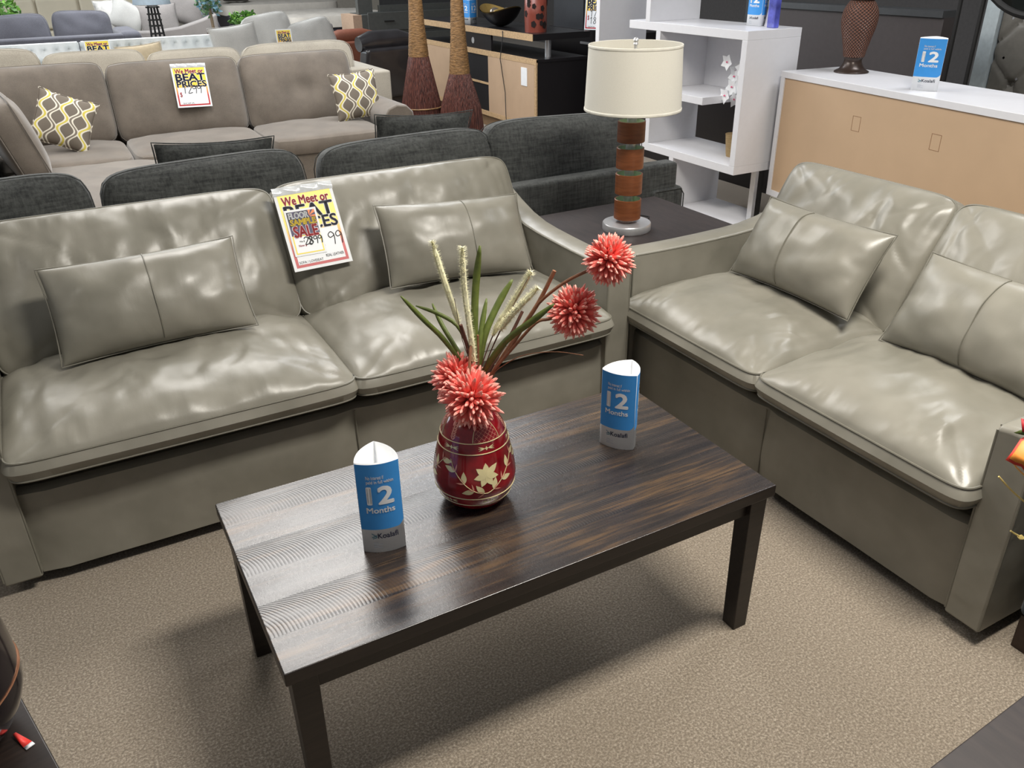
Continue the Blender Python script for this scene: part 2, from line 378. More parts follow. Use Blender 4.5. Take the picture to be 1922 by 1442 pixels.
# ------------------------------------------------------------ leather sofas
def arm_mb(x0, x1, dip=0):
    pr = [(0, .045), (0, .612), (.012, .622)]+[(.5*k/4, .622-.004*math.sin(k/4*math.pi)) for k in range(1, 5)]+[(.6, .628), (.7, .645), (.8, .675), (.9, .712), (.96, .735), (.98, .728), (.98, .045)]
    m = MB(); n = len(pr); nx = 6; vs = []
    for k in range(nx+1):
        x = x0+(x1-x0)*k/nx; cr = .008*(1-(2*k/nx-1)**2)
        for (y, z) in pr: vs.append((x, y, z+(cr if z > .5 else 0)))
    fs = [tuple(range(n)), tuple(nx*n+i for i in range(n-1, -1, -1))]
    for k in range(nx):
        for i in range(n):
            j = (i+1) % n; fs.append((k*n+i, (k+1)*n+i, (k+1)*n+j, k*n+j))
    m.add(vs, fs); return m, pr
def leather_sofa(name, label, cat, loc, rz, HW, seed):
    t = thing(name, label, cat, loc, rz); aw = .10
    for s_ in (-1, 1):
        x0, x1 = (-HW-aw, -HW) if s_ < 0 else (HW, HW+aw)
        m, pr = arm_mb(x0, x1); o = m.build('arm', LEATHER, t, bevel=.009, seg=3)
        p = MB()
        for x in (x0+.001, x1-.001):
            p.tube([(x, .002, .06), (x, .002, .61)], .0028, 6)
            p.tube([(x, y, z-.004) for y, z in pr[2:-2]], .0026, 6)
        p.build('piping', PIPE, o)
    b = MB(); 
    for s_ in (-1, 1):
        x0, x1 = sorted((0, s_*HW)); nx = 14
        def fr(u, v, x0=x0, x1=x1):
            x = x0+(x1-x0)*u; a = v*1.25
            if a < 1: z = .045+.265*a; y = .012+.006*math.sin(a*3)*math.sin(u*5+seed)
            else: q = (a-1)/.25; z = .31+.014*math.sin(q*1.57); y = .012+.03*(1-math.cos(q*1.57))
            y -= .004*noise.noise(Vector((x*4+seed, z*6, 2)))
            if u in (0, 1): y += .012
            return (x, y, z)
        b.grid(fr, nx, 12)
    b.box(-HW, HW, .03, .94, .045, .315)
    o = b.build('base', LEATHER, t); MB().tube([(0, .018, .05), (0, .018, .31)], .0022, 6).build('piping', PIPE, o)
    bk = MB().box(-HW-.02, HW+.02, .80, .965, .05, .735).build('back_frame', LEATHER, t, bevel=.03, seg=4)
    for x in (-HW-.05, 0, HW+.05):
        for y in (.13, .88): MB().lathe([(.024, 0), (.026, .045)], 16, (x, y, 0)).build('foot', BLACK, t)
    for k, s_ in enumerate((-1, 1)):
        cx = s_*HW/2
        M = frame((cx, .262, .42), (1, .0, 0), (0, 1, .0))
        put_cushion('seat_cushion', LEATHER, t, M, (HW+.006, .64, .058, .092, .03), pipe=.0034, pmat=PIPE, wr=.011, seed=seed+k*4.7, side=.014, n=16, pleat=.003, res=84, sub=0, crease=26, cy=-.12)
        ln = math.radians(31); ya = (0, math.sin(ln), math.cos(ln))
        M = frame((cx, .70, .637), (1, 0, 0), ya)
        put_cushion('back_cushion', LEATHER, t, M, (HW+.004, .51, .10, .075, .03), pipe=.0034, pmat=PIPE, wr=.014, seed=seed+k*2.9+11, side=.012, n=11, pleat=.004, res=84, sub=0, crease=18, cy=.25)
    return t
leather_sofa('sofa', 'large grey leather sofa behind the coffee table with a price card on its back', 'sofa', (.525, 1.13, 0), 0, .975, 1)
leather_sofa('loveseat', 'grey leather loveseat at the right, at right angles to the larger sofa', 'loveseat', (1.66, .48, 0), -math.pi/2, .72, 5)
def lp(c, tl, tr, bl, W_, H_, T_, label, seam, seed):
    x = Vector(tr)-Vector(tl); y = Vector(tl)-Vector(bl)
    return put_pillow('lumbar_pillow', LEATHER, None, frame(c, x, y), label, 'pillow', (W_, H_, T_), seam=seam, seed=seed, pmat=PIPE, grp=None, wr=.011, pinch=.01, pipe=.0022)
lp((.025, 1.53, .672), (-.27, 1.62, .79), (.31, 1.62, .80), (-.27, 1.46, .55), .59, .31, .19, 'grey leather lumbar pillow on the left seat of the large sofa', .02, 1)
lp((1.105, 1.56, .678), (.82, 1.62, .815), (1.38, 1.60, .785), (.84, 1.46, .56), .58, .31, .19, 'grey leather lumbar pillow on the right seat of the large sofa, beside the price card', .12, 2)
lp((2.09, .775, .672), (2.15, 1.04, .80), (2.15, .50, .80), (1.99, 1.05, .545), .56, .31, .19, 'grey leather lumbar pillow on the far seat of the loveseat, nearest the lamp', -.12, 3)
lp((2.09, .085, .655), (2.15, .36, .77), (2.15, -.19, .77), (1.99, .37, .53), .56, .31, .19, 'grey leather lumbar pillow on the near seat of the loveseat, cut by the photo edge', .0, 4)
# ------------------------------------------------------------ paper goods
PAPER = plain('white_card', lin(236, 238, 240), .55, var=.02); BLUE = plain('blue_print', lin(60, 148, 224), .45, var=.03)
WPRINT = plain('white_print', lin(240, 242, 245), .5, var=.01); NAVY = plain('navy_print', lin(34, 38, 66), .5, var=.02); REDP = plain('red_print', lin(205, 42, 52), .5, var=.02)
YELP = plain('yellow_print', lin(250, 222, 60), .5, var=.02); INK = plain('black_ink', lin(14, 14, 18), .6); TEAL = plain('teal_print', lin(30, 110, 130), .5)
GREYT = plain('grey_print', lin(190, 195, 205), .5)
def tri_sign(A, B, C, z0, H, label, bulge=.012, name='tent_sign', grp=None):
    """A front-left, B front-right, C rear corner (xy); sides bulge outward"""
    cx, cy = (A[0]+B[0]+C[0])/3, (A[1]+B[1]+C[1])/3
    t = thing(name, label, 'sign', (cx, cy, z0))
    P = [Vector((q[0]-cx, q[1]-cy, 0)) for q in (A, B, C)]
    def side(k, off=0):
        a, b = P[k], P[(k+1) % 3]; d = b-a; nn = Vector((d.y, -d.x, 0)).normalized()
        def f(u, v): 
            s_ = 4*u*(1-u); q = a+d*u+nn*(bulge*s_+off); q.z = v*H; return q
        return f
    sh = MB(); 
    for k in range(3): sh.grid(side(k), 12, 1)
    sh.build('card', PAPER, t, solid=.0006, fixn=False)
    bp = MB(); wt = MB(); nk = MB(); tl = MB(); gt = MB()
    for k in range(3):
        f = side(k, .0004)
        def low(u): return .265+(.055*max(0, (u-.86)/.14)**2)
        bp.grid(lambda u, v, f=f: f(.004+u*.992, low(u)+(.985-low(u))*v), 20, 10)
        g = side(k, .0009)
        put_text(wt, 'No interest if', (.22, .62, .825, .862), g, .035, fine=True); put_text(wt, 'paid in full within', (.22, .84, .770, .812), g, .035, fine=True)
        put_text(wt, '12', (.22, .80, .555, .74), g, .05, fine=True); put_text(wt, 'Months', (.17, .82, .455, .515), g, .035, fine=True)
        put_text(nk, 'Koalafi', (.36, .84, .165, .222), g, .02, fine=True)
        for q in ((.22, .225, .34, .185), (.22, .18, .34, .20), (.24, .165, .34, .18)):
            x0, y0, x1, y1 = q; tl.add([g(x0, y0), g(x0, y0-.008), g(x1, y1-.008), g(x1, y1)], [(0, 1, 2, 3)])
        for q in range(4): gt.add([g(.24, .115-q*.018), g(.24, .110-q*.018), g(.36+.1*(q % 2), .110-q*.018), g(.36+.1*(q % 2), .115-q*.018)], [(0, 1, 2, 3)])
    bp.build('blue_panel', BLUE, t, fixn=False); wt.build('printed_text', WPRINT, t, smooth=False, fixn=False); nk.build('printed_logo', NAVY, t, smooth=False, fixn=False)
    tl.build('printed_mark', TEAL, t, smooth=False, fixn=False); gt.build('fine_print', GREYT, t, smooth=False, fixn=False)
    return t
tri_sign((.251, .264), (.340, .238), (.318, .325), HT+.0005, .232, 'blue and white 12 months tent sign at the near left end of the coffee table', .012)
tri_sign((.958, .384), (1.012, .308), (1.052, .385), HT+.0005, .222, 'blue and white 12 months tent sign at the far right end of the coffee table', .013)
def card_mat():
    t = NT('sale_card_gradient'); sp = t.t.nodes.new('ShaderNodeSeparateXYZ'); tc = t.t.nodes.new('ShaderNodeTexCoord'); t.l(tc.outputs['Object'], sp.inputs[0])
    f = t.math('ADD', t.math('DIVIDE', sp.outputs[1], .28), .5)
    t.color(t.ramp(f, [(.02, lin(182, 24, 36)), (.28, lin(196, 40, 42)), (.42, lin(244, 160, 60)), (.56, lin(250, 214, 60)), (1, lin(250, 226, 70))])); t.set(Roughness=.4); return t.m
CARDG = card_mat(); FOIL = plain('clear_plastic', lin(215, 218, 220), .12, coat=.5, bump=.002, scale=60)
STRIPE = plain('orange_print', lin(240, 130, 60), .5)
def strokes(mb, chars, x, y, h, f, wd=.09, mi=0):
    G = {'2': [(0, .8), (.15, 1), (.45, .95), (.5, .7), (.1, .1), (.2, 0), (.6, .1)], '8': [(.5, .85), (.3, 1), (.08, .82), (.4, .5), (.5, .2), (.25, 0), (.05, .2), (.45, .7), (.5, .85)],
         '9': [(.5, .8), (.3, 1), (.05, .8), (.15, .55), (.45, .65), (.5, .8), (.5, .4), (.42, -.05)], ',': [(.1, .15), (.2, 0), (.05, -.25)], '7': [(.05, .95), (.5, 1), (.2, 0)], '1': [(.1, .75), (.3, 1), (.25, 0)], '4': [(.1, 1), (.05, .5), (.5, .55), (.45, 1), (.4, 0)], '$': [(.45, .8), (.1, .8), (.1, .5), (.45, .45), (.4, .1), (.05, .15)]}
    for c in chars:
        P = [(x+a*h, y+b*h) for a, b in G[c]]
        # catmull-rom
        Q = []
        for i in range(len(P)-1):
            p0 = P[max(i-1, 0)]; p1 = P[i]; p2 = P[i+1]; p3 = P[min(i+2, len(P)-1)]
            for k in range(5):
                t_ = k/5; Q.append(tuple(.5*((2*p1[d])+(-p0[d]+p2[d])*t_+(2*p0[d]-5*p1[d]+4*p2[d]-p3[d])*t_**2+(-p0[d]+3*p1[d]-3*p2[d]+p3[d])*t_**3) for d in (0, 1)))
        Q.append(P[-1]); vs = []
        for i, q in enumerate(Q):
            a = Q[max(i-1, 0)]; b = Q[min(i+1, len(Q)-1)]; dx, dy = b[0]-a[0], b[1]-a[1]; l = math.hypot(dx, dy) or 1; w_ = h*wd/2
            vs += [f(q[0]-dy/l*w_, q[1]+dx/l*w_), f(q[0]+dy/l*w_, q[1]-dx/l*w_)]
        mb.add(vs, [(2*i, 2*i+1, 2*i+3, 2*i+2) for i in range(len(Q)-1)], mi); x += h*.62
    return x
def price_card(M, label, W_, H_, price, sticker=False, name='price_card', small=False):
    t = thing(name, label, 'sign'); t.matrix_world = M
    MB().box(-W_/2, W_/2, -H_/2, H_/2, -.0008, .0008).build('card', PAPER, t, smooth=False)
    pl = lambda z: (lambda x, y: (x, y, z))
    w, h = W_/2-.011, H_/2-.011
    MB().add([(-w, -h, .0012), (w, -h, .0012), (w, h, .0012), (-w, h, .0012)], [(0, 1, 2, 3)]).build('printed_border', CARDG, t, smooth=False, fixn=False)
    w2, h2 = w-.010, h-.010; zb = h*.02-.008
    MB().add([(-w2, -h2, .0016), (w2, -h2, .0016), (w2, zb, .0016), (-w2, zb, .0016)], [(0, 1, 2, 3)]).build('price_panel', WPRINT, t, smooth=False, fixn=False)
    for dz, bo, mt, nm in ((.0019, .05, WPRINT, 'lettering_outline'), (.0024, .012, None, 'lettering')):
        a = MB(); b = MB()
        put_text(a, 'We Meet or', (-w+.012, w-.012, h*.70, h*.93), pl(dz), bo+.025)
        put_text(b, 'BEAT', (-w+.012, w-.006, h*.32, h*.68), pl(dz), bo+.02); put_text(b, 'PRICES', (-w+.012, w-.004, h*-.02, h*.30), pl(dz), bo+.02)
        a.build('red_'+nm if mt is None else nm, mt or REDP, t, smooth=False, fixn=False); b.build('navy_'+nm if mt is None else nm, mt or NAVY, t, smooth=False, fixn=False)
    k = MB()
    if sticker:
        strokes(k, ',99', w2-.072, -h*.52, .045, pl(.0026), .07)
        put_text(k, 'SOFA / LOVESEAT', (-w2+.003, w2*.05, -h2+.003, -h2+.012), pl(.0026), .0); put_text(k, 'REAL LEATHER', (w2*.2, w2-.003, -h2+.012, -h2+.022), pl(.0026), .0)
    else:
        r = MB(); put_text(r, '$', (-w2+.01, -w2+.026, -h*.55, -h*.28), pl(.0026), .02); r.build('dollar_sign', REDP, t, smooth=False, fixn=False)
        for i, pr in enumerate(price): strokes(k, pr, -w2+.035, -h*.35-i*.06, .055, pl(.0026), .09)
        put_text(k, 'SOFA', (-w2+.02, 0, -h2+.003, -h2+.012), pl(.0026), .0)
    k.build('handwriting', INK, t, smooth=False, fixn=False)
    if sticker:
        s_ = thing_child('sale_sticker', t); s_.matrix_local = Matrix.Translation((-W_*.15, -.012, .0034)) @ Matrix.Rotation(math.radians(-1), 4, 'Z')
        MB().box(-.058, .058, -.082, .088, -.0005, .0005).build('sticker_card', PAPER, s_, smooth=False)
        def q(x0, x1, y0, y1, z, m, nm): MB().add([(x0, y0, z), (x1, y0, z), (x1, y1, z), (x0, y1, z)], [(0, 1, 2, 3)]).build(nm, m, s_, smooth=False, fixn=False)
        q(-.051, .051, -.075, .08, .0008, YELP, 'sticker_border'); q(-.047, .047, -.071, -.012, .0011, WPRINT, 'sticker_price_panel'); q(-.051, .051, -.008, .08, .0011, plain('purple_print', lin(48, 36, 84), .5), 'sticker_panel')
        m = MB()
        for a0 in (.2, .6, 1.0, 1.4, -.2, -.6):
            c = (.028, .06); m.add([(c[0], c[1], .0013), (min(.051, c[0]+.05*math.cos(a0)), min(.08, c[1]+.05*math.sin(a0)), .0013), (min(.051, c[0]+.05*math.cos(a0+.2)), min(.08, c[1]+.05*math.sin(a0+.2)), .0013)], [(0, 1, 2)])
        m.build('sticker_rays', STRIPE, s_, smooth=False, fixn=False)
        for txt, rc, m1, m0, b1 in (('FLOOR', (-.046, .025, .054, .076), WPRINT, INK, .06), ('SAMPLE', (-.045, .047, .030, .051), YELP, INK, .06), ('SALE', (-.041, .045, -.014, .025), REDP, WPRINT, .05)):
            a = MB(); put_text(a, txt, (rc[0]-.0015, rc[1]+.0015, rc[2]-.0015, rc[3]+.0015), pl(.0015), b1+.035); a.build('sticker_outline', m0, s_, smooth=False, fixn=False)
            a = MB(); put_text(a, txt, rc, pl(.0019), b1); a.build('sticker_lettering', m1, s_, smooth=False, fixn=False)
        a = MB(); put_text(a, 'Was $', (-.03, -.012, -.034, -.027), pl(.0016), .02); strokes(a, '2899', -.012, -.044, .027, pl(.0022), .12); strokes(a, '8', .002, -.046, .029, pl(.0024), .12); a.build('handwriting', INK, s_, smooth=False, fixn=False)
        a = MB(); put_text(a, 'Now $', (-.036, -.008, -.050, -.041), pl(.0016), .03); a.build('sticker_lettering', REDP, s_, smooth=False, fixn=False)
    if not small:
        MB().grid(lambda u, v: ((u-.5)*(W_+.004), H_/2-.012+.030*v, .002+.003*math.sin(v*3.1)+.003*math.sin(u*21+v*4)*v), 30, 5).build('plastic_sleeve_top', FOIL, t, fixn=False)
    return t
def thing_child(name, parent):
    o = bpy.data.objects.new(name, None); COL.objects.link(o); o.parent = parent; o.empty_display_size = .02; return o
def build_card():
    ln = math.radians(31); n = Vector((0, -math.cos(ln), math.sin(ln)))
    P0 = Vector((.6, 1.13+.70, .637))+n*.137
    def hit(x, y):
        d = F_+R_*(x-961)/FPX+U_*(721-y)/FPX; return CP+d*((P0-CP).dot(n)/d.dot(n))
    return hit, n
build_hit, _n = build_card()
ln = math.radians(31)
price_card(frame((.623, 1.739, .752), (1, 0.0, 0.02), (0, math.sin(ln), math.cos(ln))), 'yellow and red price card with floor sample sticker, on the large leather sofa back', .216, .29, (), True)
# ------------------------------------------------------------ vase with painted flowers
VX, VY = .562, .335
vs_ = thing('flower_vase', 'red lacquered vase painted with cream flowers and bands on the coffee table', 'vase', (VX, VY, HT))
PROF = [(.058, 0), (.066, .004), (.080, .018), (.091, .040), (.0975, .066), (.0975, .085), (.093, .115), (.086, .150), (.078, .183), (.069, .208), (.055, .228), (.042, .240), (.036, .247), (.038, .254)]
def vr(z):
    for (r0, z0), (r1, z1) in zip(PROF, PROF[1:]):
        if z <= z1: 
            t_ = (z-z0)/(z1-z0); return r0+(r1-r0)*t_
    return PROF[-1][0]
REDL = plain('red_lacquer', lin(138, 14, 26), .16, coat=.8, var=.35, scale=26); CREAM = plain('cream_paint', lin(236, 222, 170), .35, coat=.4); ROSE = plain('rose_paint', lin(226, 150, 130), .35, coat=.4)
def smooth_prof(P, k=5):
    Q = []
    for i in range(len(P)-1):
        p0 = P[max(i-1, 0)]; p1 = P[i]; p2 = P[i+1]; p3 = P[min(i+2, len(P)-1)]
        for j in range(k):
            t_ = j/k; Q.append(tuple(.5*((2*p1[d])+(-p0[d]+p2[d])*t_+(2*p0[d]-5*p1[d]+4*p2[d]-p3[d])*t_**2+(-p0[d]+3*p1[d]-3*p2[d]+p3[d])*t_**3) for d in (0, 1)))
    return Q+[P[-1]]
PROF = smooth_prof(PROF, 4)
MB().lathe(PROF, 64, capt=False).build('vase_body', REDL, vs_, solid=.003, fixn=False)
def sp(a, z, off=.0006): r = vr(z)+off; return (r*math.cos(a), r*math.sin(a), z)
bands = MB()
for z, w in ((.190, .0013), (.165, .0013), (.052, .0013), (.030, .0011)): bands.tube([sp(2*math.pi*k/64, z, .0002) for k in range(64)], w, 5, closed=True)
bands.build('painted_band', CREAM, vs_)
F0 = math.radians(-100)  # toward the viewer
def leafp(mb, a, z, ang, L, Wd, mi=0):
    ca, sa = math.cos(ang), math.sin(ang); r = vr(z); top_ = []; bot = []
    for k in range(9):
        t_ = k/8; w_ = Wd*math.sin(math.pi*t_**.8)/2; x = L*t_
        for lst, s_ in ((top_, 1), (bot, -1)): lst.append((x*ca-s_*w_*sa, x*sa+s_*w_*ca))
    vs = []
    for q in top_+bot: vs.append(sp(a+q[0]/r, max(.002, z+q[1]), .0007))
    mb.add(vs, [(k, k+1, 10+k, 9+k) for k in range(8)], mi)
paint = MB(); pr_ = MB()
for rep in range(3):
    c = F0+rep*2*math.pi/3+.02; z0 = .114
    for k in range(7):
        an = math.radians(90+k*51.4); leafp(paint, c+.0, z0, an, .030 if k != 6 else .038, .016)
    # vine from upper left down under the flower and up right
    vine = []
    for k in range(25):
        t_ = k/24; aa = c+(-.95+1.9*t_); zz = .150-.082*math.sin(math.pi*t_)**.8 if t_ < .5 else .068+.08*((t_-.5)/.5)**1.3
        vine.append((aa, zz))
    paint.tube([sp(a, z, .0003) for a, z in vine], .0009, 4)
    for k in range(2, 24, 3):
        a, z = vine[k]; up = 1 if k % 2 else -1
        d = math.atan2(vine[min(k+1, 24)][1]-vine[k-1][1], (vine[min(k+1, 24)][0]-vine[k-1][0])*vr(z)) if k < 24 else 0
        base = d+(math.pi if k < 12 else 0)
        leafp(paint, a, z, base-up*.75, .030, .0135); leafp(pr_, a, z, base+up*.8, .02, .004); leafp(pr_, a, z, base-up*.25, .016, .0035)
for rep in range(6):
    c = F0+rep*math.pi/3+.1
    for z in (.1775, .041):
        for s_ in (0, math.pi):
            for d in (-.3, 0, .3): leafp(paint, c+(.004/vr(z))*(1 if s_ == 0 else -1), z, s_+d, .016, .0022)
        for k in range(4): leafp(paint, c, z, k*math.pi/2, .005, .003)
    # shoulder sprigs
    if rep % 2:
        for k in range(6):
            z = .194+k*.0055; leafp(pr_, c, z, math.radians(50), .011, .0035); leafp(pr_, c, z, math.radians(130), .011, .0035)
lat = MB()
for rep in range(3):
    c = F0+rep*2*math.pi/3+.15; wd = .44
    for s_ in (-1, 1): paint.tube([sp(c+s_*(wd-.5*wd*(k/8)**2), .192+.046*k/8, .0003) for k in range(9)], .0009, 4)
    for k in range(-6, 9):
        for s_ in (-1, 1):
            pts = []
            for j in range(13):
                z = .192+.048*j/12; a = s_*(-wd+k*.16+ (z-.192)/vr(z)*1.0)
                if abs(a) < wd-.5*wd*((z-.192)/.046)**2: pts.append(sp(c+a, z, .0002))
            if len(pts) > 1: lat.tube(pts, .0004, 4)
paint.build('painted_flower', CREAM, vs_, fixn=False); pr_.build('painted_leaf', ROSE, vs_, fixn=False); lat.build('painted_lattice', ROSE, vs_)
MB().lathe([(.03, .236), (.001, .238)], 20).build('floral_foam', BLACK, vs_)
# ------------------------------------------------------------ artificial flowers
CORAL = plain('coral_foam', lin(238, 122, 112), .6, var=.1, scale=60); CTIP = plain('pale_coral_tip', lin(245, 170, 156), .6); STEM = plain('brown_stem', lin(132, 88, 62), .7, var=.25, scale=60)
STEMD = plain('dark_twig', lin(92, 58, 46), .7, var=.25, scale=60); LEAF = fabric('green_blade', lin(70, 84, 34), lin(96, 108, 46), 60, .55, .0004, (1, 1, 1), 0); PLUME = plain('cream_plume', lin(226, 222, 188), .9, var=.12, scale=200)
K = {
    'A': [[0.802, 0.159, 1.067]], 'B': [[0.752, 0.209, 0.944]], 'C': [[0.537, 0.349, 0.776]], 'D': [[0.539, 0.285, 0.757]],
    'pl1': [[0.517, 0.405, 1.087], [0.533, 0.385, 0.997], [0.548, 0.354, 0.905], [0.563, 0.334, 0.805]],
    'pl2': [[0.556, 0.338, 1.086], [0.557, 0.338, 0.995], [0.562, 0.324, 0.875], [0.569, 0.331, 0.791]],
    'pl3': [[0.698, 0.295, 1.018], [0.659, 0.316, 0.945], [0.617, 0.328, 0.873], [0.58, 0.325, 0.791]],
    'pl4': [[0.685, 0.245, 1.0], [0.65, 0.264, 0.959], [0.623, 0.302, 0.895], [0.585, 0.323, 0.791]],
    'l1': [[0.426, 0.375, 0.99], [0.469, 0.363, 0.931], [0.515, 0.361, 0.871], [0.556, 0.338, 0.785]],
    'l2': [[0.482, 0.436, 0.935], [0.528, 0.399, 0.915], [0.556, 0.361, 0.885], [0.569, 0.331, 0.791]],
    'l3': [[0.526, 0.446, 0.928], [0.531, 0.409, 0.888], [0.548, 0.365, 0.835], [0.567, 0.332, 0.785]],
    'l4': [[0.602, 0.347, 1.078], [0.591, 0.353, 0.983], [0.577, 0.338, 0.891], [0.571, 0.33, 0.791]],
    'l5': [[0.625, 0.369, 0.946], [0.601, 0.348, 0.895], [0.585, 0.334, 0.852], [0.574, 0.328, 0.785]],
    'l6': [[0.681, 0.35, 0.986], [0.643, 0.348, 0.937], [0.601, 0.336, 0.874], [0.576, 0.327, 0.784]],
    'l7': [[0.694, 0.195, 0.979], [0.66, 0.225, 0.938], [0.624, 0.279, 0.878], [0.593, 0.318, 0.804], [0.579, 0.326, 0.764]],
    't1': [[0.736, 0.263, 1.023], [0.705, 0.28, 0.948], [0.659, 0.294, 0.877], [0.606, 0.311, 0.791]],
    't2': [[0.695, 0.331, 0.914], [0.658, 0.329, 0.857], [0.6, 0.326, 0.786]],
    't3': [[0.539, 0.325, 0.918], [0.554, 0.328, 0.862], [0.567, 0.332, 0.785]],
    't4': [[0.579, 0.326, 0.884], [0.578, 0.326, 0.838], [0.575, 0.328, 0.784]],
    't5': [[0.739, 0.148, 0.869], [0.699, 0.181, 0.873], [0.66, 0.225, 0.861], [0.634, 0.273, 0.831], [0.595, 0.317, 0.775]],
    't6': [[0.675, 0.273, 1.012], [0.634, 0.296, 0.92], [0.585, 0.323, 0.791]], 't7': [[0.537, 0.348, 0.971], [0.549, 0.342, 0.871], [0.567, 0.332, 0.791]],
    'sA': [[0.795, 0.163, 1.064], [0.771, 0.176, 1.047], [0.734, 0.219, 1.011], [0.697, 0.261, 0.958], [0.67, 0.276, 0.907], [0.644, 0.291, 0.856], [0.598, 0.315, 0.777]],
    'sB': [[0.735, 0.218, 0.936], [0.705, 0.234, 0.928], [0.68, 0.248, 0.919], [0.644, 0.279, 0.86], [0.595, 0.317, 0.777]],
    'sC': [[0.539, 0.347, 0.785], [0.559, 0.337, 0.805], [0.571, 0.33, 0.757]], 'sD': [[0.536, 0.292, 0.791], [0.561, 0.324, 0.868], [0.573, 0.34, 0.813], [0.571, 0.33, 0.757]]}
BASE = Vector((VX, VY, HT+.245))
def sm(P):
    P = [Vector(q) for q in P]; Q = []
    for i in range(len(P)-1):
        p0 = P[max(i-1, 0)]; p1 = P[i]; p2 = P[i+1]; p3 = P[min(i+2, len(P)-1)]
        for j in range(4):
            t_ = j/4; Q.append(.5*((2*p1)+(-p0+p2)*t_+(2*p0-5*p1+4*p2-p3)*t_**2+(-p0+3*p1-3*p2+p3)*t_**3))
    return Q+[P[-1]]
def rel(P, o): return [tuple(Vector(q)-Vector(o)) for q in P]
def root_path(key): 
    P = [Vector(q) for q in K[key]]; P.append(BASE+(P[-1]-BASE)*.0+Vector((random.uniform(-.012, .012), random.uniform(-.012, .012), -.004))); return sm(P)
def pompom(key, skey, r, label):
    c = K[key][0]; t = thing('pompom_flower', label, 'flower', c, 0, None)
    bl = MB(); tp = MB(); n = 215; rr = random.Random(key)
    bl.lathe([(.0001, -.42*r), (.3*r, -.3*r), (.42*r, 0), (.3*r, .3*r), (.0001, .42*r)], 12)
    for i in range(n):
        z = 1-2*(i+.5)/n; ph = i*2.39996; q = math.sqrt(1-z*z); d = Vector((q*math.cos(ph), q*math.sin(ph), z)) + Vector([rr.uniform(-.1, .1) for _ in range(3)]); d.normalize()
        l = r*rr.uniform(.88, 1.04); bend = Vector([rr.uniform(-.1, .1) for _ in range(3)])*r
        p = [d*l*.25, d*l*.6+bend*.2, d*l*.80+bend*.45, d*l*.92+bend*.7, d*l*1.06+bend*.95]; w = r*.078
        bl.tube(p[:4], [w*.5, w*1.1, w*1.05, w*.72], 6); tp.tube([p[3]-(p[3]-p[2])*.15, p[3]+(p[4]-p[3])*.6, p[4]], [w*.76, w*.5, w*.1], 6)
    b = bl.build('bloom', CORAL, t); tp.build('petal_tip', CTIP, b)
    st = rel(sm(K[skey]+[list(BASE)]), c); MB().tube(st, [.0035]*len(st), 7).build('stem', STEM, t)
pompom('A', 'sA', .052, 'coral pompom flower on the longest stem, highest and farthest right of the bouquet')
pompom('B', 'sB', .056, 'coral pompom flower just below the highest one, on the right of the bouquet')
pompom('C', 'sC', .060, 'coral pompom flower above the vase neck, half hidden behind the front one')
pompom('D', 'sD', .067, 'large coral pompom flower drooping over the front of the red vase')
for key, lab in (('pl1', 'cream bristly plume, the leftmost and tallest one leaning left'), ('pl2', 'cream bristly plume standing upright in the middle of the bouquet'), ('pl3', 'long cream bristly plume leaning right'), ('pl4', 'short cream bristly plume leaning furthest right below the longer one')):
    P = root_path(key); o0 = P[0]; t = thing('grass_plume', lab, 'artificial grass', o0); Q = rel(P, o0)
    m = MB(); n_ = 8 if key != 'pl2' else 11; body = [Vector(q) for q in Q[:n_+1]]; rr = random.Random(key)
    m.tube(body, [.0008, .0045]+[.0068]*(n_-2)+[.003], 8)
    for i in range(800):
        s_ = rr.random()*n_; k = min(int(s_), n_-1); p = body[k].lerp(body[k+1], s_-k); tn = (body[k]-body[k+1]).normalized()
        d = Vector([rr.gauss(0, 1) for _ in range(3)]); d = (d-tn*d.dot(tn)).normalized(); e = p+d*.0125+tn*rr.uniform(.0, .005)
        sd = tn.cross(d)*.0011; m.add([p+sd, p-sd, e], [(0, 1, 2)])
    m.build('plume', PLUME, t, fixn=False); MB().tube(Q[n_-1:], .0014, 6).build('stem', STEMD, t)
tuft_ = thing('grass_tuft', 'tuft of long flat green blades fanning out of the red vase', 'artificial grass', tuple(BASE))
def blade(key, lab, w):
    P = root_path(key); o0 = P[-1]; Q = [Vector(q) for q in rel(P, o0)]; n_ = len(Q); m = MB(); vs = []
    fdir = F_.copy()
    for i, q in enumerate(Q):
        a = Q[max(i-1, 0)]; b = Q[min(i+1, n_-1)]; tn = (b-a).normalized(); sd = tn.cross(fdir).normalized(); t_ = i/(n_-1)
        ww = w*(min(1, (t_+.03)*5)**.7)*(1-.55*max(0, t_-.5)*2)
        nn = sd.cross(tn); vs += [q-sd*ww/2+nn*ww*.12, q, q+sd*ww/2+nn*ww*.12]
    fs = []
    for i in range(n_-1): fs += [(3*i, 3*i+1, 3*i+4, 3*i+3), (3*i+1, 3*i+2, 3*i+5, 3*i+4)]
    o = m.add(vs, fs).build('blade', LEAF, tuft_, solid=.0006, fixn=False); o.location = o0-BASE; o['label'] = lab
for key, lab, w in (('l1', 'longest green blade arching far left over the sofa seat', .011), ('l2', 'green blade arching left just above the longest one', .009), ('l3', 'short green blade leaning left between the arching ones', .010), ('l4', 'tall broad green blade standing upright', .016),
                    ('l5', 'short green blade right of the tall upright one', .012), ('l6', 'green blade leaning right behind the long cream plume', .015), ('l7', 'long green blade sweeping right to the lower coral flower', .014)): blade(key, lab, w)
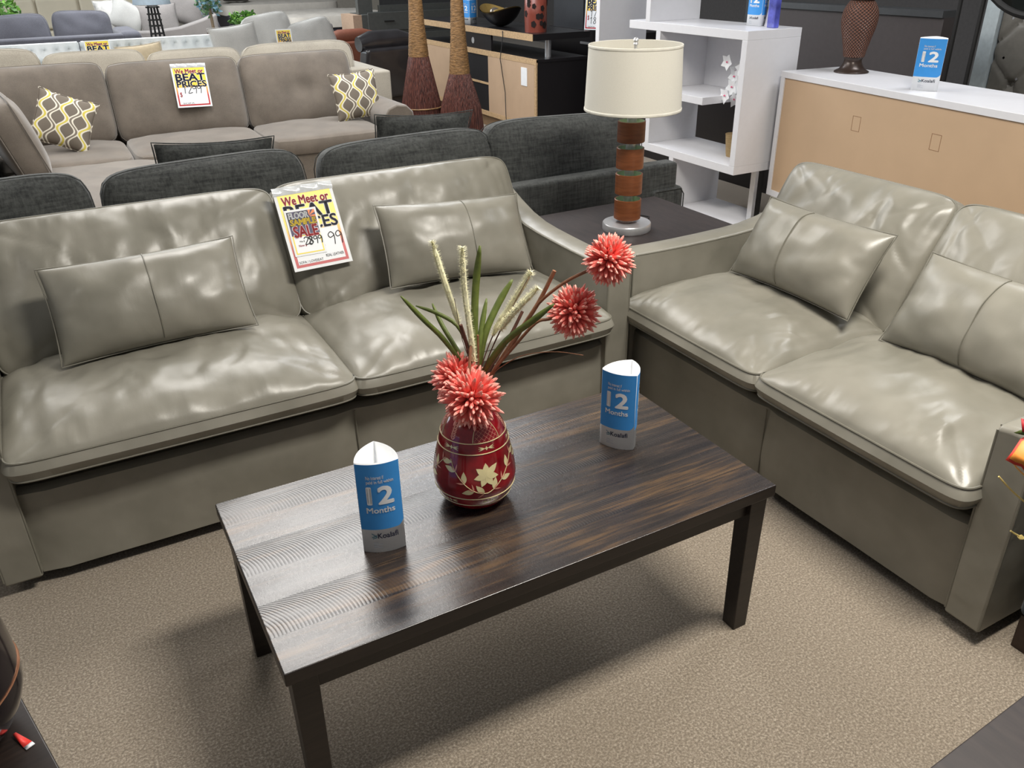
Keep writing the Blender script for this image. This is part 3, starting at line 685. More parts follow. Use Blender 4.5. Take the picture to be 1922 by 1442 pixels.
for key, lab, w, mt in (('t1', 'thick bare brown twig with a snapped tip leaning right', .0055, STEM), ('t2', 'bare twig leaning right with a blunt cut end', .0045, STEMD), ('t3', 'short dark twig leaning left above the vase', .0042, STEMD), ('t4', 'short upright pale cut twig in the centre', .0032, STEM),
                        ('t5', 'thin tan tendril curling out flat to the right', .0011, STEM), ('t6', 'thin dark wire stalk leaning right between the plumes', .0009, STEMD), ('t7', 'thin dark stalk rising on the left beside the upright plume', .0009, STEMD)):
    P = root_path(key); o0 = P[-1]; n_ = len(P); o = MB().tube(rel(P, o0), [w*(.8+.2*i/n_) for i in range(n_)], 8).build('dried_twig', mt); o.location = o0; tag(o, lab, 'twig', 'bare stalks in the red vase')
# ------------------------------------------------------------ end table + lamp
et = thing('end_table', 'dark brown wooden end table in the corner between the two leather sofas, under the lamp', 'end table', (2.04, 1.75, 0))
ZT = .555
MB().box(-.36, .36, -.36, .28, ZT-.03, ZT).build('tabletop', DARKW2, et, bevel=.003)
MB().box(-.33, .33, -.33, .25, ZT-.10, ZT-.03).build('apron', DARKW, et)
for x in (-.33, .28):
    for y in (-.33, .20): MB().box(x, x+.05, y, y+.05, 0, ZT-.03).build('leg', DARKW, et, bevel=.003)
LX, LY = 1.962, 1.658
lamp = thing('table_lamp', 'table lamp with a cream drum shade and four orange wooden discs on a steel base', 'lamp', (LX, LY, ZT))
STEEL = plain('brushed_steel', lin(205, 205, 207), .34, .72, var=.05); LW = woodmat('orange_wood', lin(98, 54, 30), lin(132, 78, 46), .35, (3, 3, 20)); LW.name = 'orange_brown_wood'
MB().lathe([(.102, 0), (.104, .003), (.104, .029), (.101, .033), (.03, .035), (.027, .038), (.026, .054)], 48).build('base', STEEL, lamp)
MB().lathe([(.011, .05), (.011, .56)], 16).build('pole', STEEL, lamp)
INN = plain('pale_green_edge', lin(190, 214, 180), .4)
zz = .050
for k in range(4):
    m = MB(); ro = .057
    m.lathe([(ro-.002, 0), (ro, .002), (ro, .083), (ro-.002, .084), (ro-.005, .084)], 40, (0, 0, 0), capt=False)
    o = m.build('wooden_disc', LW, lamp); o.location = (0, 0, zz)
    MB().lathe([(ro-.0045, .0835), (ro-.0055, .05), (.011, .048)], 40, (0, 0, 0), capb=False, capt=False).build('inner_face', INN, o, fixn=False)
    MB().lathe([(.020, .045), (.020, .107)], 20, capb=False).build('spacer_tube', STEEL, o)
    zz += .107
SH0, SH1 = .498, .745
SHADE = NT('linen_shade'); SHADE.set(Roughness=.9, Subsurface_Weight=.0, Transmission_Weight=0); _f = SHADE.noise(SHADE.coord((1, 1, 6)), 260, 3, .7); SHADE.color(SHADE.ramp(_f, [(.3, lin(214, 210, 198)), (.7, lin(228, 224, 212))])); SHADE.normal(SHADE.bump(_f, .3, .0006)); SHADE = SHADE.m
sr0, sr1 = .195, .184
s_ = MB().lathe([(sr0+(sr1-sr0)*q, SH0+(SH1-SH0)*q) for q in (0, .004, .03, .5, .97, .996, 1)], 64, capb=False, capt=False).build('lamp_shade', SHADE, lamp, solid=.0015, fixn=True)
TRIM = plain('shade_trim', lin(222, 218, 206), .8)
for r, z in ((sr0+.0005, SH0+.005), (sr1+.0005, SH1-.005)):
    MB().lathe([(r, z-.006), (r+.0012, z-.004), (r+.0012, z+.004), (r, z+.006)], 64, capb=False, capt=False).build('shade_trim', TRIM, s_, solid=.001)
sp_ = MB()
for k in range(3):
    a = k*2.094+.6; sp_.tube([(.012*math.cos(a), .012*math.sin(a), SH1-.02), (.05*math.cos(a), .05*math.sin(a), SH1-.022), (sr1*math.cos(a), sr1*math.sin(a), SH1-.045)], .0018, 6)
sp_.tube([(.0, 0, SH1-.02), (.03, .01, SH1-.02), (.055, .01, SH1-.09), (.04, .005, SH1-.2), (0, 0, SH0+.01)], .002, 6); sp_.tube([(.0, 0, SH1-.02), (-.03, -.01, SH1-.02), (-.055, -.01, SH1-.09), (-.04, -.005, SH1-.2), (0, 0, SH0+.01)], .002, 6)
sp_.build('shade_frame', STEEL, s_)
MB().lathe([(.006, SH1-.025), (.006, SH1-.005), (.01, SH1), (.007, SH1+.006), (.011, SH1+.014), (.008, SH1+.022), (.001, SH1+.026)], 16).build('finial', STEEL, lamp)
MB().lathe([(.014, SH0-.02), (.02, SH0), (.02, SH0+.05), (.028, SH0+.08), (.03, SH0+.11), (.02, SH0+.14), (.001, SH0+.15)], 20).build('bulb', plain('white_glass', lin(235, 235, 230), .2), lamp)
MB().tube([(.08, .01, .008), (.14, .04, .004), (.19, .09, .004), (.16, .15, .004), (.10, .17, .004)], .0028, 6).build('cord', BLACK, lamp)
# ------------------------------------------------------------ foreground pieces cut by the frame
st = thing('side_table', 'very dark wooden side table cut off at the lower left corner of the photo', 'table', (-.578, -.151, 0), math.radians(14.8))
MB().box(-.45, .232, -.35, .26, .47, .50).build('tabletop', DARKW, st, bevel=.003)
for x in (-.42, .15):
    for y in (-.33, .19): MB().box(x, x+.06, y, y+.06, 0, .47).build('leg', DARKW, st, bevel=.002)
bw = thing('dark_urn', 'dark glossy rounded urn with painted edge highlight at the lower left photo edge', 'vase', (-.535, .09, .50))
MB().lathe(smooth_prof([(.08, 0), (.12, .03), (.142, .075), (.146, .12), (.143, .18), (.132, .25), (.115, .31), (.10, .35)]), 48).build('urn_body', plain('dark_glaze', lin(34, 28, 30), .15, coat=.5), bw)
MB().tube([(.147*math.cos(a), .147*math.sin(a), .10+.02*math.cos(a*1.0)) for a in [k*2*math.pi/48 for k in range(48)]], .0016, 5, closed=True).build('painted_highlight', plain('copper_highlight', lin(170, 120, 90), .3, .6), bw)  # pale ring drawn in for the highlight along the urn's curved edge
lt_ = thing('card_tag', 'small red and white card on the dark side table at the lower left', 'tag', (-.415, .035, .502), .5); lt_.scale = (.55, .55, 1)
MB().add([(-.012, -.03, 0), (.014, -.03, 0), (.004, .035, .004), (-.006, .035, .004)], [(0, 1, 2, 3)]).build('card', plain('red_tag', lin(224, 60, 52), .5), lt_, solid=.001, fixn=False)
MB().add([(-.012, -.045, 0), (.014, -.045, 0), (.014, -.03, 0), (-.012, -.03, 0)], [(0, 1, 2, 3)]).build('card_edge', PAPER, lt_, solid=.001, fixn=False)
rt = thing('low_table', 'dark brown low table across the lower right corner of the photo', 'table', (1.35, -1.05, 0), math.radians(3.2))
MB().box(-.75, .33, -.34, .375, .42, .45).build('tabletop', DARKW2, rt, bevel=.003)
for x in (-.72, .26):
    for y in (-.32, .30): MB().box(x, x+.06, y, y+.06, 0, .42).build('leg', DARKW, rt, bevel=.002)
ot = thing('ottoman', 'dark blue fabric ottoman on brown wooden base beside the loveseat arm, right edge', 'ottoman', (2.05, -.70, 0))
BLUEF = fabric('dark_blue_fabric', lin(34, 46, 56), lin(48, 62, 74), 180)
MB().box(-.31, .31, -.31, .325, .105, .50).build('body', BLUEF, ot, bevel=.02, seg=3)
cm = frame((0, .0, .535), (1, 0, 0), (0, 1, 0)); put_cushion('seat_cushion', BLUEF, ot, cm, (.61, .62, .06, .03, .005), pipe=.004, res=14)
MB().box(-.30, .30, -.30, .318, 0, .105).build('plinth', woodmat('brown_plinth', lin(44, 30, 24), lin(58, 40, 32)), ot, bevel=.003)
ar = thing('flower_arrangement', 'autumn flower arrangement with a red rose and orange tag reaching in from the right edge', 'flower arrangement', (1.42, -.80, .45))
o_ = Vector((1.42, -.80, .45)); MB().lathe([(.06, 0), (.09, .05), (.10, .11), (.08, .16), (.07, .18)], 32).build('bowl', plain('white_bowl', lin(215, 210, 200), .3), ar)
yt = plain('yellow_twig', lin(226, 200, 120), .6)
for P in ([(1.155, -.526, .813), (1.19, -.56, .77), (1.27, -.64, .70), (1.42, -.8, .62)], [(1.165, -.53, .855), (1.185, -.55, .82), (1.27, -.65, .74), (1.42, -.8, .62)], [(1.193, -.554, .70), (1.215, -.57, .685), (1.30, -.66, .64), (1.42, -.8, .61)]):
    MB().tube(rel(sm(P), o_), .0016, 6).build('twig', yt, ar)
MB().lathe([(.0001, -.006), (.006, 0), (.0001, .006)], 10, tuple(Vector((1.21, -.566, .687))-o_)).build('berry', yt, ar)
AX = R_; AY = U_
def flat(pts, c, off=0): return [tuple(Vector(c)-o_+AX*x+AY*y-F_*off) for x, y in pts]
c0 = (1.172, -.535, .868)
star = [(-.022, -.018), (-.012, -.006), (.004, .018), (.03, .03), (.06, .03), (.06, -.05), (.02, -.05), (.005, -.030), (-.008, -.026)]
for nm, k, m, of in (('tag_border', 1.0, plain('red_leaf', lin(214, 64, 48), .5), 0), ('tag_panel', .82, plain('orange_leaf', lin(238, 150, 60), .5), .0012)):
    MB().add(flat([(.01+(x-.01)*k, (y+.005)*k-.005) for x, y in star], c0, of), [tuple(range(9))]).build(nm, m, ar, solid=.001, fixn=False)
MB().add(flat([(.030+.021*math.cos(a), .004+.021*math.sin(a)) for a in [k*math.pi/12 for k in range(24)]], c0, .002), [tuple(range(24))]).build('tag_disc', PAPER, ar, solid=.0008, fixn=False)
rs = MB(); cr = Vector(c0)-o_+AX*.034+AY*.048
for k in range(14):
    a = k*2.4; q = .004+.0016*k; dv = AX*math.cos(a)+AY*math.sin(a)
    rs.add([tuple(cr+dv*q*.3), tuple(cr+dv*q+(AX*-math.sin(a)+AY*math.cos(a))*q*.8), tuple(cr+dv*q*1.5-F_*.004), tuple(cr+dv*q-(AX*-math.sin(a)+AY*math.cos(a))*q*.8)], [(0, 1, 2, 3)])
rs.build('rose', plain('red_rose', lin(176, 20, 34), .6), ar, solid=.001, fixn=False)
MB().add(flat([(-.01, .028), (.01, .036), (.03, .034), (.045, .026), (.025, .022), (.005, .024)], c0, .003), [tuple(range(6))]).build('leaf', LEAF, ar, solid=.0008, fixn=False)
# ------------------------------------------------------------ background showroom
CHAR = fabric('charcoal_weave', lin(30, 32, 32), lin(72, 74, 72), 85, .9, .003, (1, 1, .35), .1, 3, .15, weave=1)
BROWN = fabric('taupe_microfibre', lin(94, 86, 77), lin(110, 101, 91), 220, .9, .0008, (1, 1, 1), .4, 7, .4)
BEIGE = fabric('beige_weave', lin(150, 143, 130), lin(172, 165, 151), 150, .9, .001)
LGREY = fabric('light_grey_fabric', lin(158, 157, 154), lin(176, 175, 171), 150, .9, .001)
DGREY = fabric('slate_grey_fabric', lin(72, 72, 80), lin(92, 92, 100), 150, .9, .001)
MGREY = fabric('mid_grey_fabric', lin(116, 112, 110), lin(136, 131, 128), 150, .9, .001)
WTUFT = fabric('pale_velvet', lin(196, 202, 203), lin(214, 219, 220), 200, .6, .0005, (1, 1, 1), .5)
def bcush(name, mat, par, c, w, h, th, lean, face=-1, seed=0, pipe=.0022, tuft=None, yaw=0, ct=.05, cb=.03, n=6, roll=0):
    """upright back cushion; face -1 looks toward -y, +1 toward +y"""
    l = math.radians(lean); x = Vector((-face, 0, 0)); y = Vector((0, -face*math.sin(l), math.cos(l)))
    if roll: q = Matrix.Rotation(math.radians(roll), 3, x.cross(y)); x = q @ x; y = q @ y
    if yaw: q = Matrix.Rotation(yaw, 3, 'Z'); x = q @ x; y = q @ y
    return put_cushion(name, mat, par, frame(c, x, y), (w, h, th, ct, cb), pipe=pipe, seed=seed, res=16, wr=.012, tuft=tuft, n=n)
# charcoal sofa, back towards us
cs = thing('charcoal_sofa', 'charcoal woven sofa seen from behind, back to back with the large grey leather sofa', 'sofa', (.8, 2.2, 0))
MB().box(-2.3, 1.88, 0, .10, .05, .655).build('back_frame', CHAR, cs, bevel=.02, seg=3)
MB().box(-2.3, 1.74, .10, .95, .08, .30).build('base', CHAR, cs, bevel=.01)
o = MB().box(1.70, 1.92, -.018, .98, .05, .53).build('arm', CHAR, cs, bevel=.03, seg=3); MB().tube([(1.708, -.018, .08), (1.708, -.018, .49), (1.73, -.018, .522), (1.89, -.018, .522), (1.912, -.018, .49), (1.912, -.018, .08)], .003, 6).build('piping', CHAR, o)
for k, (x0, x1) in enumerate(((-2.3, -1.0), (-1.0, .35), (.35, 1.74))): put_cushion('seat_cushion', CHAR, cs, frame(((x0+x1)/2, .56, .38), (1, 0, 0), (0, 1, 0)), (x1-x0-.01, .84, .12, .03, .01), pipe=.004, res=12)
for k, (x0, x1, zt, rl) in enumerate(((-1.76, -.84, .905, -2), (-.81, .0, .90, -1.5), (.06, .90, .90, -1), (.87, 1.78, .905, 2))):
    bcush('back_cushion', CHAR, cs, ((x0+x1)/2, .225+.01*(k % 2), zt-.235), x1-x0, .46, .10, -9, 1, 20+k, roll=rl, ct=.05, cb=.055)
BLK = plain('black_satin_piping', lin(60, 60, 60), .4)
for (x, z, w, rl, lab) in ((1.215, .745, .54, -3, 'dark charcoal throw pillow peeking over the charcoal sofa back, left one'), (2.16-.21, .79, .50, 0, 'dark charcoal throw pillow peeking over the charcoal sofa back, nearer the reed bundles')):
    pass
def fpil(mats, c, w, h, T, lean, label, face=-1, roll=0, seed=0, grp=None, cat='throw pillow', yaw=0, name='throw_pillow', pinch=.016):
    l = math.radians(lean); x = Vector((-face, 0, 0)); y = Vector((0, -face*math.sin(l), math.cos(l))); q = Matrix.Rotation(math.radians(roll), 3, x.cross(y)); x = q @ x; y = q @ y
    if yaw: q = Matrix.Rotation(yaw, 3, 'Z'); x = q @ x; y = q @ y
    return put_pillow(name, mats, None, frame(c, x, y), label, cat, (w, h, T), seed=seed, grp=grp, res=14, pinch=pinch)
fpil(CHAR, (.46, 2.60, .745), .50, .42, .12, 14, 'charcoal throw pillow peeking above the charcoal sofa in front of the taupe sectional seat', 1, 3, 5)
fpil(CHAR, (1.42, 2.60, .765), .50, .42, .12, 14, 'charcoal throw pillow peeking above the charcoal sofa in front of the reed bundles', 1, 3, 6)
# taupe sectional
ts = thing('taupe_sectional', 'taupe microfibre sectional with tufted back cushions, behind the charcoal sofa', 'sectional sofa')
ZS = .385
for k, (x0, x1) in enumerate(((-.45, .35), (.36, 1.27), (1.28, 2.14))):
    put_cushion('seat_cushion', BROWN, ts, frame(((x0+x1)/2, 5.34, ZS), (1, 0, 0), (0, 1, 0)), (x1-x0, .78, .11, .035, .01), pipe=0, res=16, seed=30+k, wr=.01)
put_cushion('chaise_cushion', BROWN, ts, frame((.03, 4.28, ZS-.005), (1, 0, 0), (0, 1, 0)), (.98, 1.30, .11, .035, .01), pipe=0, res=20, seed=35, wr=.01, tuft=[(.15, .15, .03, .05)])
MB().box(-.45, 2.16, 4.97, 6.1, .06, .33).build('base', BROWN, ts, bevel=.02); MB().box(-.45, .50, 3.65, 4.97, .06, .33).build('chaise_base', BROWN, ts, bevel=.02)
MB().box(-.75, 2.16, 5.98, 6.16, .06, .80).build('back_frame', BROWN, ts, bevel=.03); MB().box(-.78, -.46, 3.6, 6.1, .06, .62).build('side_frame', BROWN, ts, bevel=.03)
for k, (x0, x1, zt) in enumerate(((-.62, .33, .95), (.34, 1.28, .93), (1.29, 2.17, .925))):
    w = x1-x0; bcush('back_cushion', BROWN, ts, ((x0+x1)/2, 5.80, zt-.265), w, .56, .12, 16, -1, 40+k, tuft=[((.02, -.01, .055, .04) if k != 1 else (.0, -.01, .015, .04))], n=10, pipe=.0018, ct=.07)
put_cushion('back_cushion', BROWN, ts, frame((-.335, 4.95, .66), (-.12, 1, 0), (-.30, 0, 1)), (.86, .50, .14, .06, .04), pipe=.004, res=16, seed=50, wr=.01)
# rolled arm
m = MB(); pr = [(0, .06), (0, .42), (-.03, .47), (-.035, .53), (0, .585), (.07, .61), (.15, .60), (.20, .55), (.21, .48), (.19, .43), (.18, .06)]
m.prism(pr, lambda p: (2.17+p[0], 4.98, p[1]), lambda p: (2.17+p[0], 6.0, p[1])); m.build('arm', BROWN, ts, bevel=.015, seg=3)
def ogee():
    t = NT('ogee_print'); tc = t.t.nodes.new('ShaderNodeTexCoord'); s_ = t.t.nodes.new('ShaderNodeSeparateXYZ'); t.l(tc.outputs['Object'], s_.inputs[0])
    xn = t.math('DIVIDE', s_.outputs[0], .066); k = t.math('FLOOR', xn); fx = t.math('SUBTRACT', xn, k)
    sg = t.math('SUBTRACT', 1, t.math('MULTIPLY', t.math('FLOORED_MODULO', k, 2), 2))
    c = t.math('MULTIPLY', t.math('MULTIPLY', sg, .36), t.math('COSINE', t.math('MULTIPLY', s_.outputs[1], 2*math.pi/.14)))
    d1 = t.math('ABSOLUTE', t.math('SUBTRACT', fx, c)); d2 = t.math('ABSOLUTE', t.math('ADD', t.math('SUBTRACT', fx, 1), c))
    d = t.math('MINIMUM', d1, d2); near1 = t.math('LESS_THAN', d1, d2)
    even = t.math('GREATER_THAN', t.math('MULTIPLY', t.math('SUBTRACT', near1, .5), sg), 0)
    line = t.mix(even, lin(124, 114, 102), lin(206, 190, 84))
    col = t.mix(t.math('GREATER_THAN', d, .10), line, lin(222, 216, 200)); col = t.mix(t.math('GREATER_THAN', d, .26), col, lin(112, 103, 92))
    t.color(col); t.set(Roughness=.85); return t.m
OG = ogee()
fpil(OG, (-.01, 5.31, .66), .37, .37, .13, 26, 'yellow and grey ogee pattern throw pillow tipped on the left of the taupe sectional', -1, -24, 7, grp=None)
fpil(OG, (2.06, 5.37, .645), .38, .36, .13, 18, 'yellow and grey ogee pattern throw pillow upright against the right arm of the taupe sectional', -1, 3, 8)
price_card(frame((.895, 5.655, .77), (1, .0, -.03), (.05, .28, 1)), 'price card marked 1299 on the middle back cushion of the taupe sectional', .245, .29, ('1299',))
# beige sofa behind it
bs = thing('beige_sofa', 'pale beige sofa behind the taupe sectional, only its back cushions showing', 'sofa')
MB().box(-1.2, 2.55, 6.25, 7.2, .06, .42).build('base', BEIGE, bs, bevel=.02); MB().box(2.50, 2.70, 6.25, 7.25, .06, .70).build('arm', BEIGE, bs, bevel=.02); MB().box(-1.2, 2.5, 6.22, 6.36, .06, .74).build('back_frame', BEIGE, bs, bevel=.02)
for k, (x0, x1, zt, y) in enumerate(((-1.0, -.04, 1.03, 6.5), (-.04, .70, .985, 6.45), (.71, 1.45, .955, 6.45), (1.46, 2.42, .96, 6.45))):
    bcush('back_cushion', BEIGE, bs, ((x0+x1)/2, y, zt-.24), x1-x0, .48, .10, -10, 1, 60+k)
# pale tufted sofa
ps = thing('tufted_sofa', 'pale grey button-tufted sofa with a flat top rail, behind the beige sofa', 'sofa')
MB().box(-1.4, 1.9, 8.2, 9.1, .08, .42).build('base', WTUFT, ps, bevel=.03)
for x0, x1 in ((-1.4, .385), (.40, 1.95)):
    def ft(u, v, x0=x0, x1=x1):
        x = x0+(x1-x0)*u; z = .40+.46*v; d = 0
        px = x/.115; pz = z/.115
        for i in range(int(px)-1, int(px)+3):
            for j in range(int(pz)-1, int(pz)+3):
                cx = (i+(.5 if j % 2 else 0))*.115; cz = j*.115-.01; r = math.hypot(x-cx, z-cz); d += .10*math.exp(-(r/.030)**1.3) if cz < .82 else 0
        return (x, 8.98+d+.02*(1-min(1, (1-v)*8)), z)
    m = MB(); m.grid(ft, int((x1-x0)/.0144), 30); m.box(x0, x1, 9.085, 9.14, .4, .85); m.build('back', WTUFT, ps, fixn=False)
    MB().tube([(x0+.01, 9.05, .845), (x1-.01, 9.05, .845)], .022, 10).build('top_rail', WTUFT, ps)
fpil(plain('tan_fabric', lin(184, 168, 140), .9), (.93, 8.70, .63), .46, .42, .12, 16, 'tan throw pillow on the pale tufted sofa', -1, 4, 9)
price_card(frame((.55, 8.93, .73), (1, 0, 0), (0, .1, 1)), 'price card on the pale tufted sofa, mostly hidden by beige cushions', .24, .29, ('999',), small=True)
# light grey wing sofa
lg = thing('light_grey_sectional', 'light grey sectional with big loose cushions right of the pale tufted sofa', 'sectional sofa')
MB().box(2.0, 3.05, 8.25, 9.1, 0, .42).build('base', LGREY, lg, bevel=.03); MB().box(2.0, 3.05, 8.98, 9.12, .06, .74).build('back_frame', LGREY, lg, bevel=.03)
for k, (x, z, rl, w_) in enumerate(((2.27, .80, 8, .52), (2.72, .72, 12, .55))): bcush('back_cushion', LGREY, lg, (x, 8.72-.05*k, z), w_, .52, .12, 16, -1, 70+k, roll=rl)
fpil(LGREY, (1.86, 8.50, .76), .50, .46, .14, 12, 'square light grey pillow at the left end of the light grey sectional', -1, 6, 10)
price_card(frame((2.36, 8.45, .80), (1, 0, 0), (0, .15, 1)), 'price card standing among the light grey cushions', .17, .24, ('899',), small=True)
# slate loveseat
sl = thing('slate_loveseat', 'slate grey sofa with two slumped cushions at the far left', 'sofa')
MB().box(-1.2, .95, 10.15, 10.3, .06, .84).build('back_frame', DGREY, sl, bevel=.03); MB().box(-1.2, .95, 10.3, 11.1, .06, .42).build('base', DGREY, sl, bevel=.03); MB().box(.90, 1.14, 10.15, 11.1, .06, .86).build('arm', DGREY, sl, bevel=.06, seg=3)
for k, (x0, x1, zt) in enumerate(((-.75, .20, 1.06), (.235, .85, 1.08))): bcush('back_cushion', DGREY, sl, ((x0+x1)/2, 10.45, zt-.25), x1-x0, .50, .12, -12, 1, 80+k, roll=-3 if k == 0 else 2)
# mid grey curved sofa
mg = thing('mid_grey_sofa', 'mid grey sofa with curved arm, piled with pillows, beside the slate sofa', 'sofa')
m = MB(); prf = [(.95, .06), (.95, .78), (1.4, .77), (1.75, .80), (2.05, .88), (2.25, .95), (2.25, .06)]
m.prism(prf, lambda p: (p[0], 11.3, p[1]), lambda p: (p[0], 11.45, p[1])); m.build('back_frame', MGREY, mg, bevel=.03); MB().box(.95, 2.25, 11.45, 12.2, 0, .45).build('base', MGREY, mg, bevel=.03)
GEOM = plain('grey_white_print', lin(190, 188, 184), .9, var=.5, scale=9)
for mt, x, y, z, w, rl, lab in ((GEOM, .98, 11.7, .93, .34, 4, 'grey and white patterned pillow, leftmost on the mid grey sofa'), (LGREY, 1.17, 11.65, .93, .40, 62, 'light grey pillow on edge on the mid grey sofa'), (MGREY, 1.55, 11.6, .86, .5, 2, 'wide dark grey pillow lying low on the mid grey sofa'),
                               (MGREY, 1.93, 11.7, 1.0, .50, -20, 'large round grey pillow at the right end of the mid grey sofa'), (DGREY, 2.1, 11.75, .93, .42, 10, 'slate pillow behind the round grey pillow'), (OG, 1.66, 11.9, 1.05, .36, 8, 'small yellow patterned pillow at the back of the mid grey sofa')):
    fpil(mt, (x, y, z), w, .44, .16, 10, lab, -1, rl, 11)
# console lamp, plants
ll = thing('lattice_lamp', 'black lattice column lamp with a pale blue shade behind the pale tufted sofa', 'lamp', (1.24, 9.6, 0))
m = MB()
for k in range(4):
    x = -.06+.04*k; m.tube([(x*.75, -.03, 1.14), (x, -.03, .95), (x*1.25, -.03, .72)], .007, 4); m.tube([(x*.75, .03, 1.14), (x, .03, .95), (x*1.25, .03, .72)], .007, 4)
for z in (.74, .78, .86, .94, 1.0, 1.06, 1.13): m.box(-.07, .07, -.035, -.025, z-.007, z+.007); m.box(-.07, .07, .025, .035, z-.007, z+.007)
m.build('lattice_body', BLACK, ll); MB().lathe([(.20, 1.16), (.16, 1.40)], 32, capb=False, capt=False).build('lamp_shade', plain('pale_blue_shade', lin(206, 224, 240), .6), ll, solid=.003); MB().lathe([(.05, 1.13), (.06, 1.15), (.06, 1.17)], 16).build('collar', MGREY, ll)
cn = thing('console_table', 'narrow dark console carrying the lattice lamp and plants behind the pale tufted sofa', 'table', (1.5, 9.62, 0)); MB().box(-.6, .95, -.18, .18, .68, .72).build('tabletop', DARKW, cn)
for x in (-.55, .88): MB().box(x, x+.04, -.15, .15, 0, .68).build('leg', DARKW, cn)
def plant(name, lab, c, r, h, n, cols, trunk=0, ls=.05, cat='plant'):
    t = thing(name, lab, cat, c); rr = random.Random(lab); ms = [plain('leaf_%02d' % abs(hash(q) % 97) if 0 else 'leaf_' + q[0], q[1], .6, var=.2) for q in cols]
    MB().lathe([(.05, 0), (.07, .08), (.075, .12)], 16).build('pot', plain('brown_pot', lin(90, 66, 50), .6), t)
    if trunk: MB().tube([(0, 0, .1), (.01, .0, trunk*.6), (0, .01, trunk+h*.4)], .018, 7).build('trunk', plain('pale_bark', lin(140, 122, 100), .8), t)
    for k, mt in enumerate(ms):
        m = MB()
        for i in range(n//len(ms)):
            d = Vector((rr.gauss(0, 1), rr.gauss(0, 1), rr.gauss(0, 1))).normalized()*rr.uniform(.3, 1)**.5; p = Vector((d.x*r, d.y*r, trunk+.12+h/2+d.z*h/2))
            a = Vector((rr.gauss(0, 1), rr.gauss(0, 1), rr.gauss(0, .6))).normalized(); b = a.cross(Vector((rr.gauss(0, 1), rr.gauss(0, 1), rr.gauss(0, 1)))).normalized()
            m.add([p, p+a*ls*.5+b*ls*.28, p+a*ls, p+a*ls*.5-b*ls*.28], [(0, 1, 2, 3)])
        m.build('foliage', mt, t, fixn=False, smooth=False)
    return t
plant('potted_tree', 'tall blue-green leafy artificial tree behind the pale tufted sofa', (1.85, 9.6, .72), .17, .55, 520, [('green_pale', lin(120, 150, 110)), ('blue_green', lin(140, 184, 204)), ('deep_green', lin(70, 104, 66))], .16, .06)
plant('potted_plant', 'low bright green leafy plant right of the blue-green tree', (2.22, 9.62, .72), .17, .22, 300, [('bright_green', lin(110, 160, 60)), ('mid_green', lin(76, 120, 50))], 0, .06)
plant('potted_plant', 'low bright green leafy plant at the far left edge', (-.30, 11.4, .80), .30, .30, 260, [('bright_green', 0), ('mid_green', 0)], 0, .08)
# far tufted headboard / beige panels
HB = plain('beige_upholstery', lin(196, 188, 168), .8, var=.05, scale=4)
hb = thing('headboard', 'wide beige tufted headboard along the far left', 'headboard', (.2, 14.5, 0)); m = MB()
for i in range(6):
    for j in range(3): m.box(-1.8+i*.6+.01, -1.21+i*.6, -.05, .04, .2+j*.45, .2+j*.45+.43)
m.build('tufted_panel', HB, hb, bevel=.04, seg=3); MB().box(-1.85, 1.85, .02, .08, 0, 1.6).build('backing', HB, hb)
# mattresses
MATT = plain('mattress_ticking', lin(214, 208, 198), .8, var=.06, scale=14); MSIDE = plain('mattress_band', lin(46, 44, 52), .7)
def matt(lab, x0, x1, y0, y1, z):
    t = thing('mattress_bed', lab, 'bed'); mb, a, b = cushion(x1-x0, y1-y0, .16, .03, .01, n=9, res=20, wr=.02); mb.xf(frame(((x0+x1)/2, (y0+y1)/2, z-.10), (1, 0, 0), (0, 1, 0))).build('mattress', MATT, t, fixn=False)
    MB().box(x0+.02, x1-.02, y0+.02, y1-.02, 0, z-.17).build('box_spring', MSIDE, t, bevel=.03)
matt('white mattress on a dark box spring with dark trays on it, at the far back', 3.0, 5.0, 14.4, 16.3, .90); matt('white pillow-top mattress in front of the other, left of the grey chest', 3.5, 5.2, 12.3, 14.1, .80)
tr = thing('serving_tray', 'dark brown tray lying on the farther mattress', 'tray', (3.3, 14.9, .93)); MB().lathe([(.20, .0), (.24, .03)], 24).build('tray', DARKW, tr)
# recliners
RB = plain('black_leather', lin(44, 42, 44), .28, var=.2, scale=6, coat=.3); RG = plain('grey_leather_far', lin(96, 94, 94), .4); RR = plain('rust_leather', lin(122, 72, 54), .5)
def recl(lab, mt, x, y, rz, s=1.0, sz=1.0):
    t = thing('recliner', lab, 'recliner', (x, y, 0), rz); t.scale = (s, s, sz)
    MB().box(-.42, .42, -.38, .45, 0, .45).build('seat', mt, t, bevel=.05, seg=3)
    m = MB(); m.hexa([(-.40, .30, .3), (.40, .30, .3), (.40, .50, .3), (-.40, .50, .3), (-.36, .42, .86), (.36, .42, .86), (.36, .62, .86), (-.36, .62, .86)]); m.build('backrest', mt, t, bevel=.05, seg=3)
    MB().tube([(-.38, .44, .90), (-.2, .43, .92), (.2, .43, .92), (.38, .44, .90)], [.08, .11, .11, .08], 14).build('headrest', mt, t)
    for sx in (-1, 1): MB().hexa([(sx*.42-.02, -.4, .06), (sx*.58, -.4, .06), (sx*.58, .42, .06), (sx*.42-.02, .42, .06), (sx*.42-.02, -.4, .58), (sx*.58, -.4, .58), (sx*.56, .50, .66), (sx*.42-.02, .50, .66)]).build('arm', mt, t, bevel=.05, seg=3)
recl('black leather recliner with a rolled headrest, left of the reed bundles', RB, 3.04, 7.80, math.radians(192), .8, .91); recl('rust brown recliner behind the black one', RR, 3.42, 9.86, math.radians(188), .8, .78); recl('grey leather recliner behind the rust brown one', RG, 3.28, 11.1, math.radians(188), .8, .8)
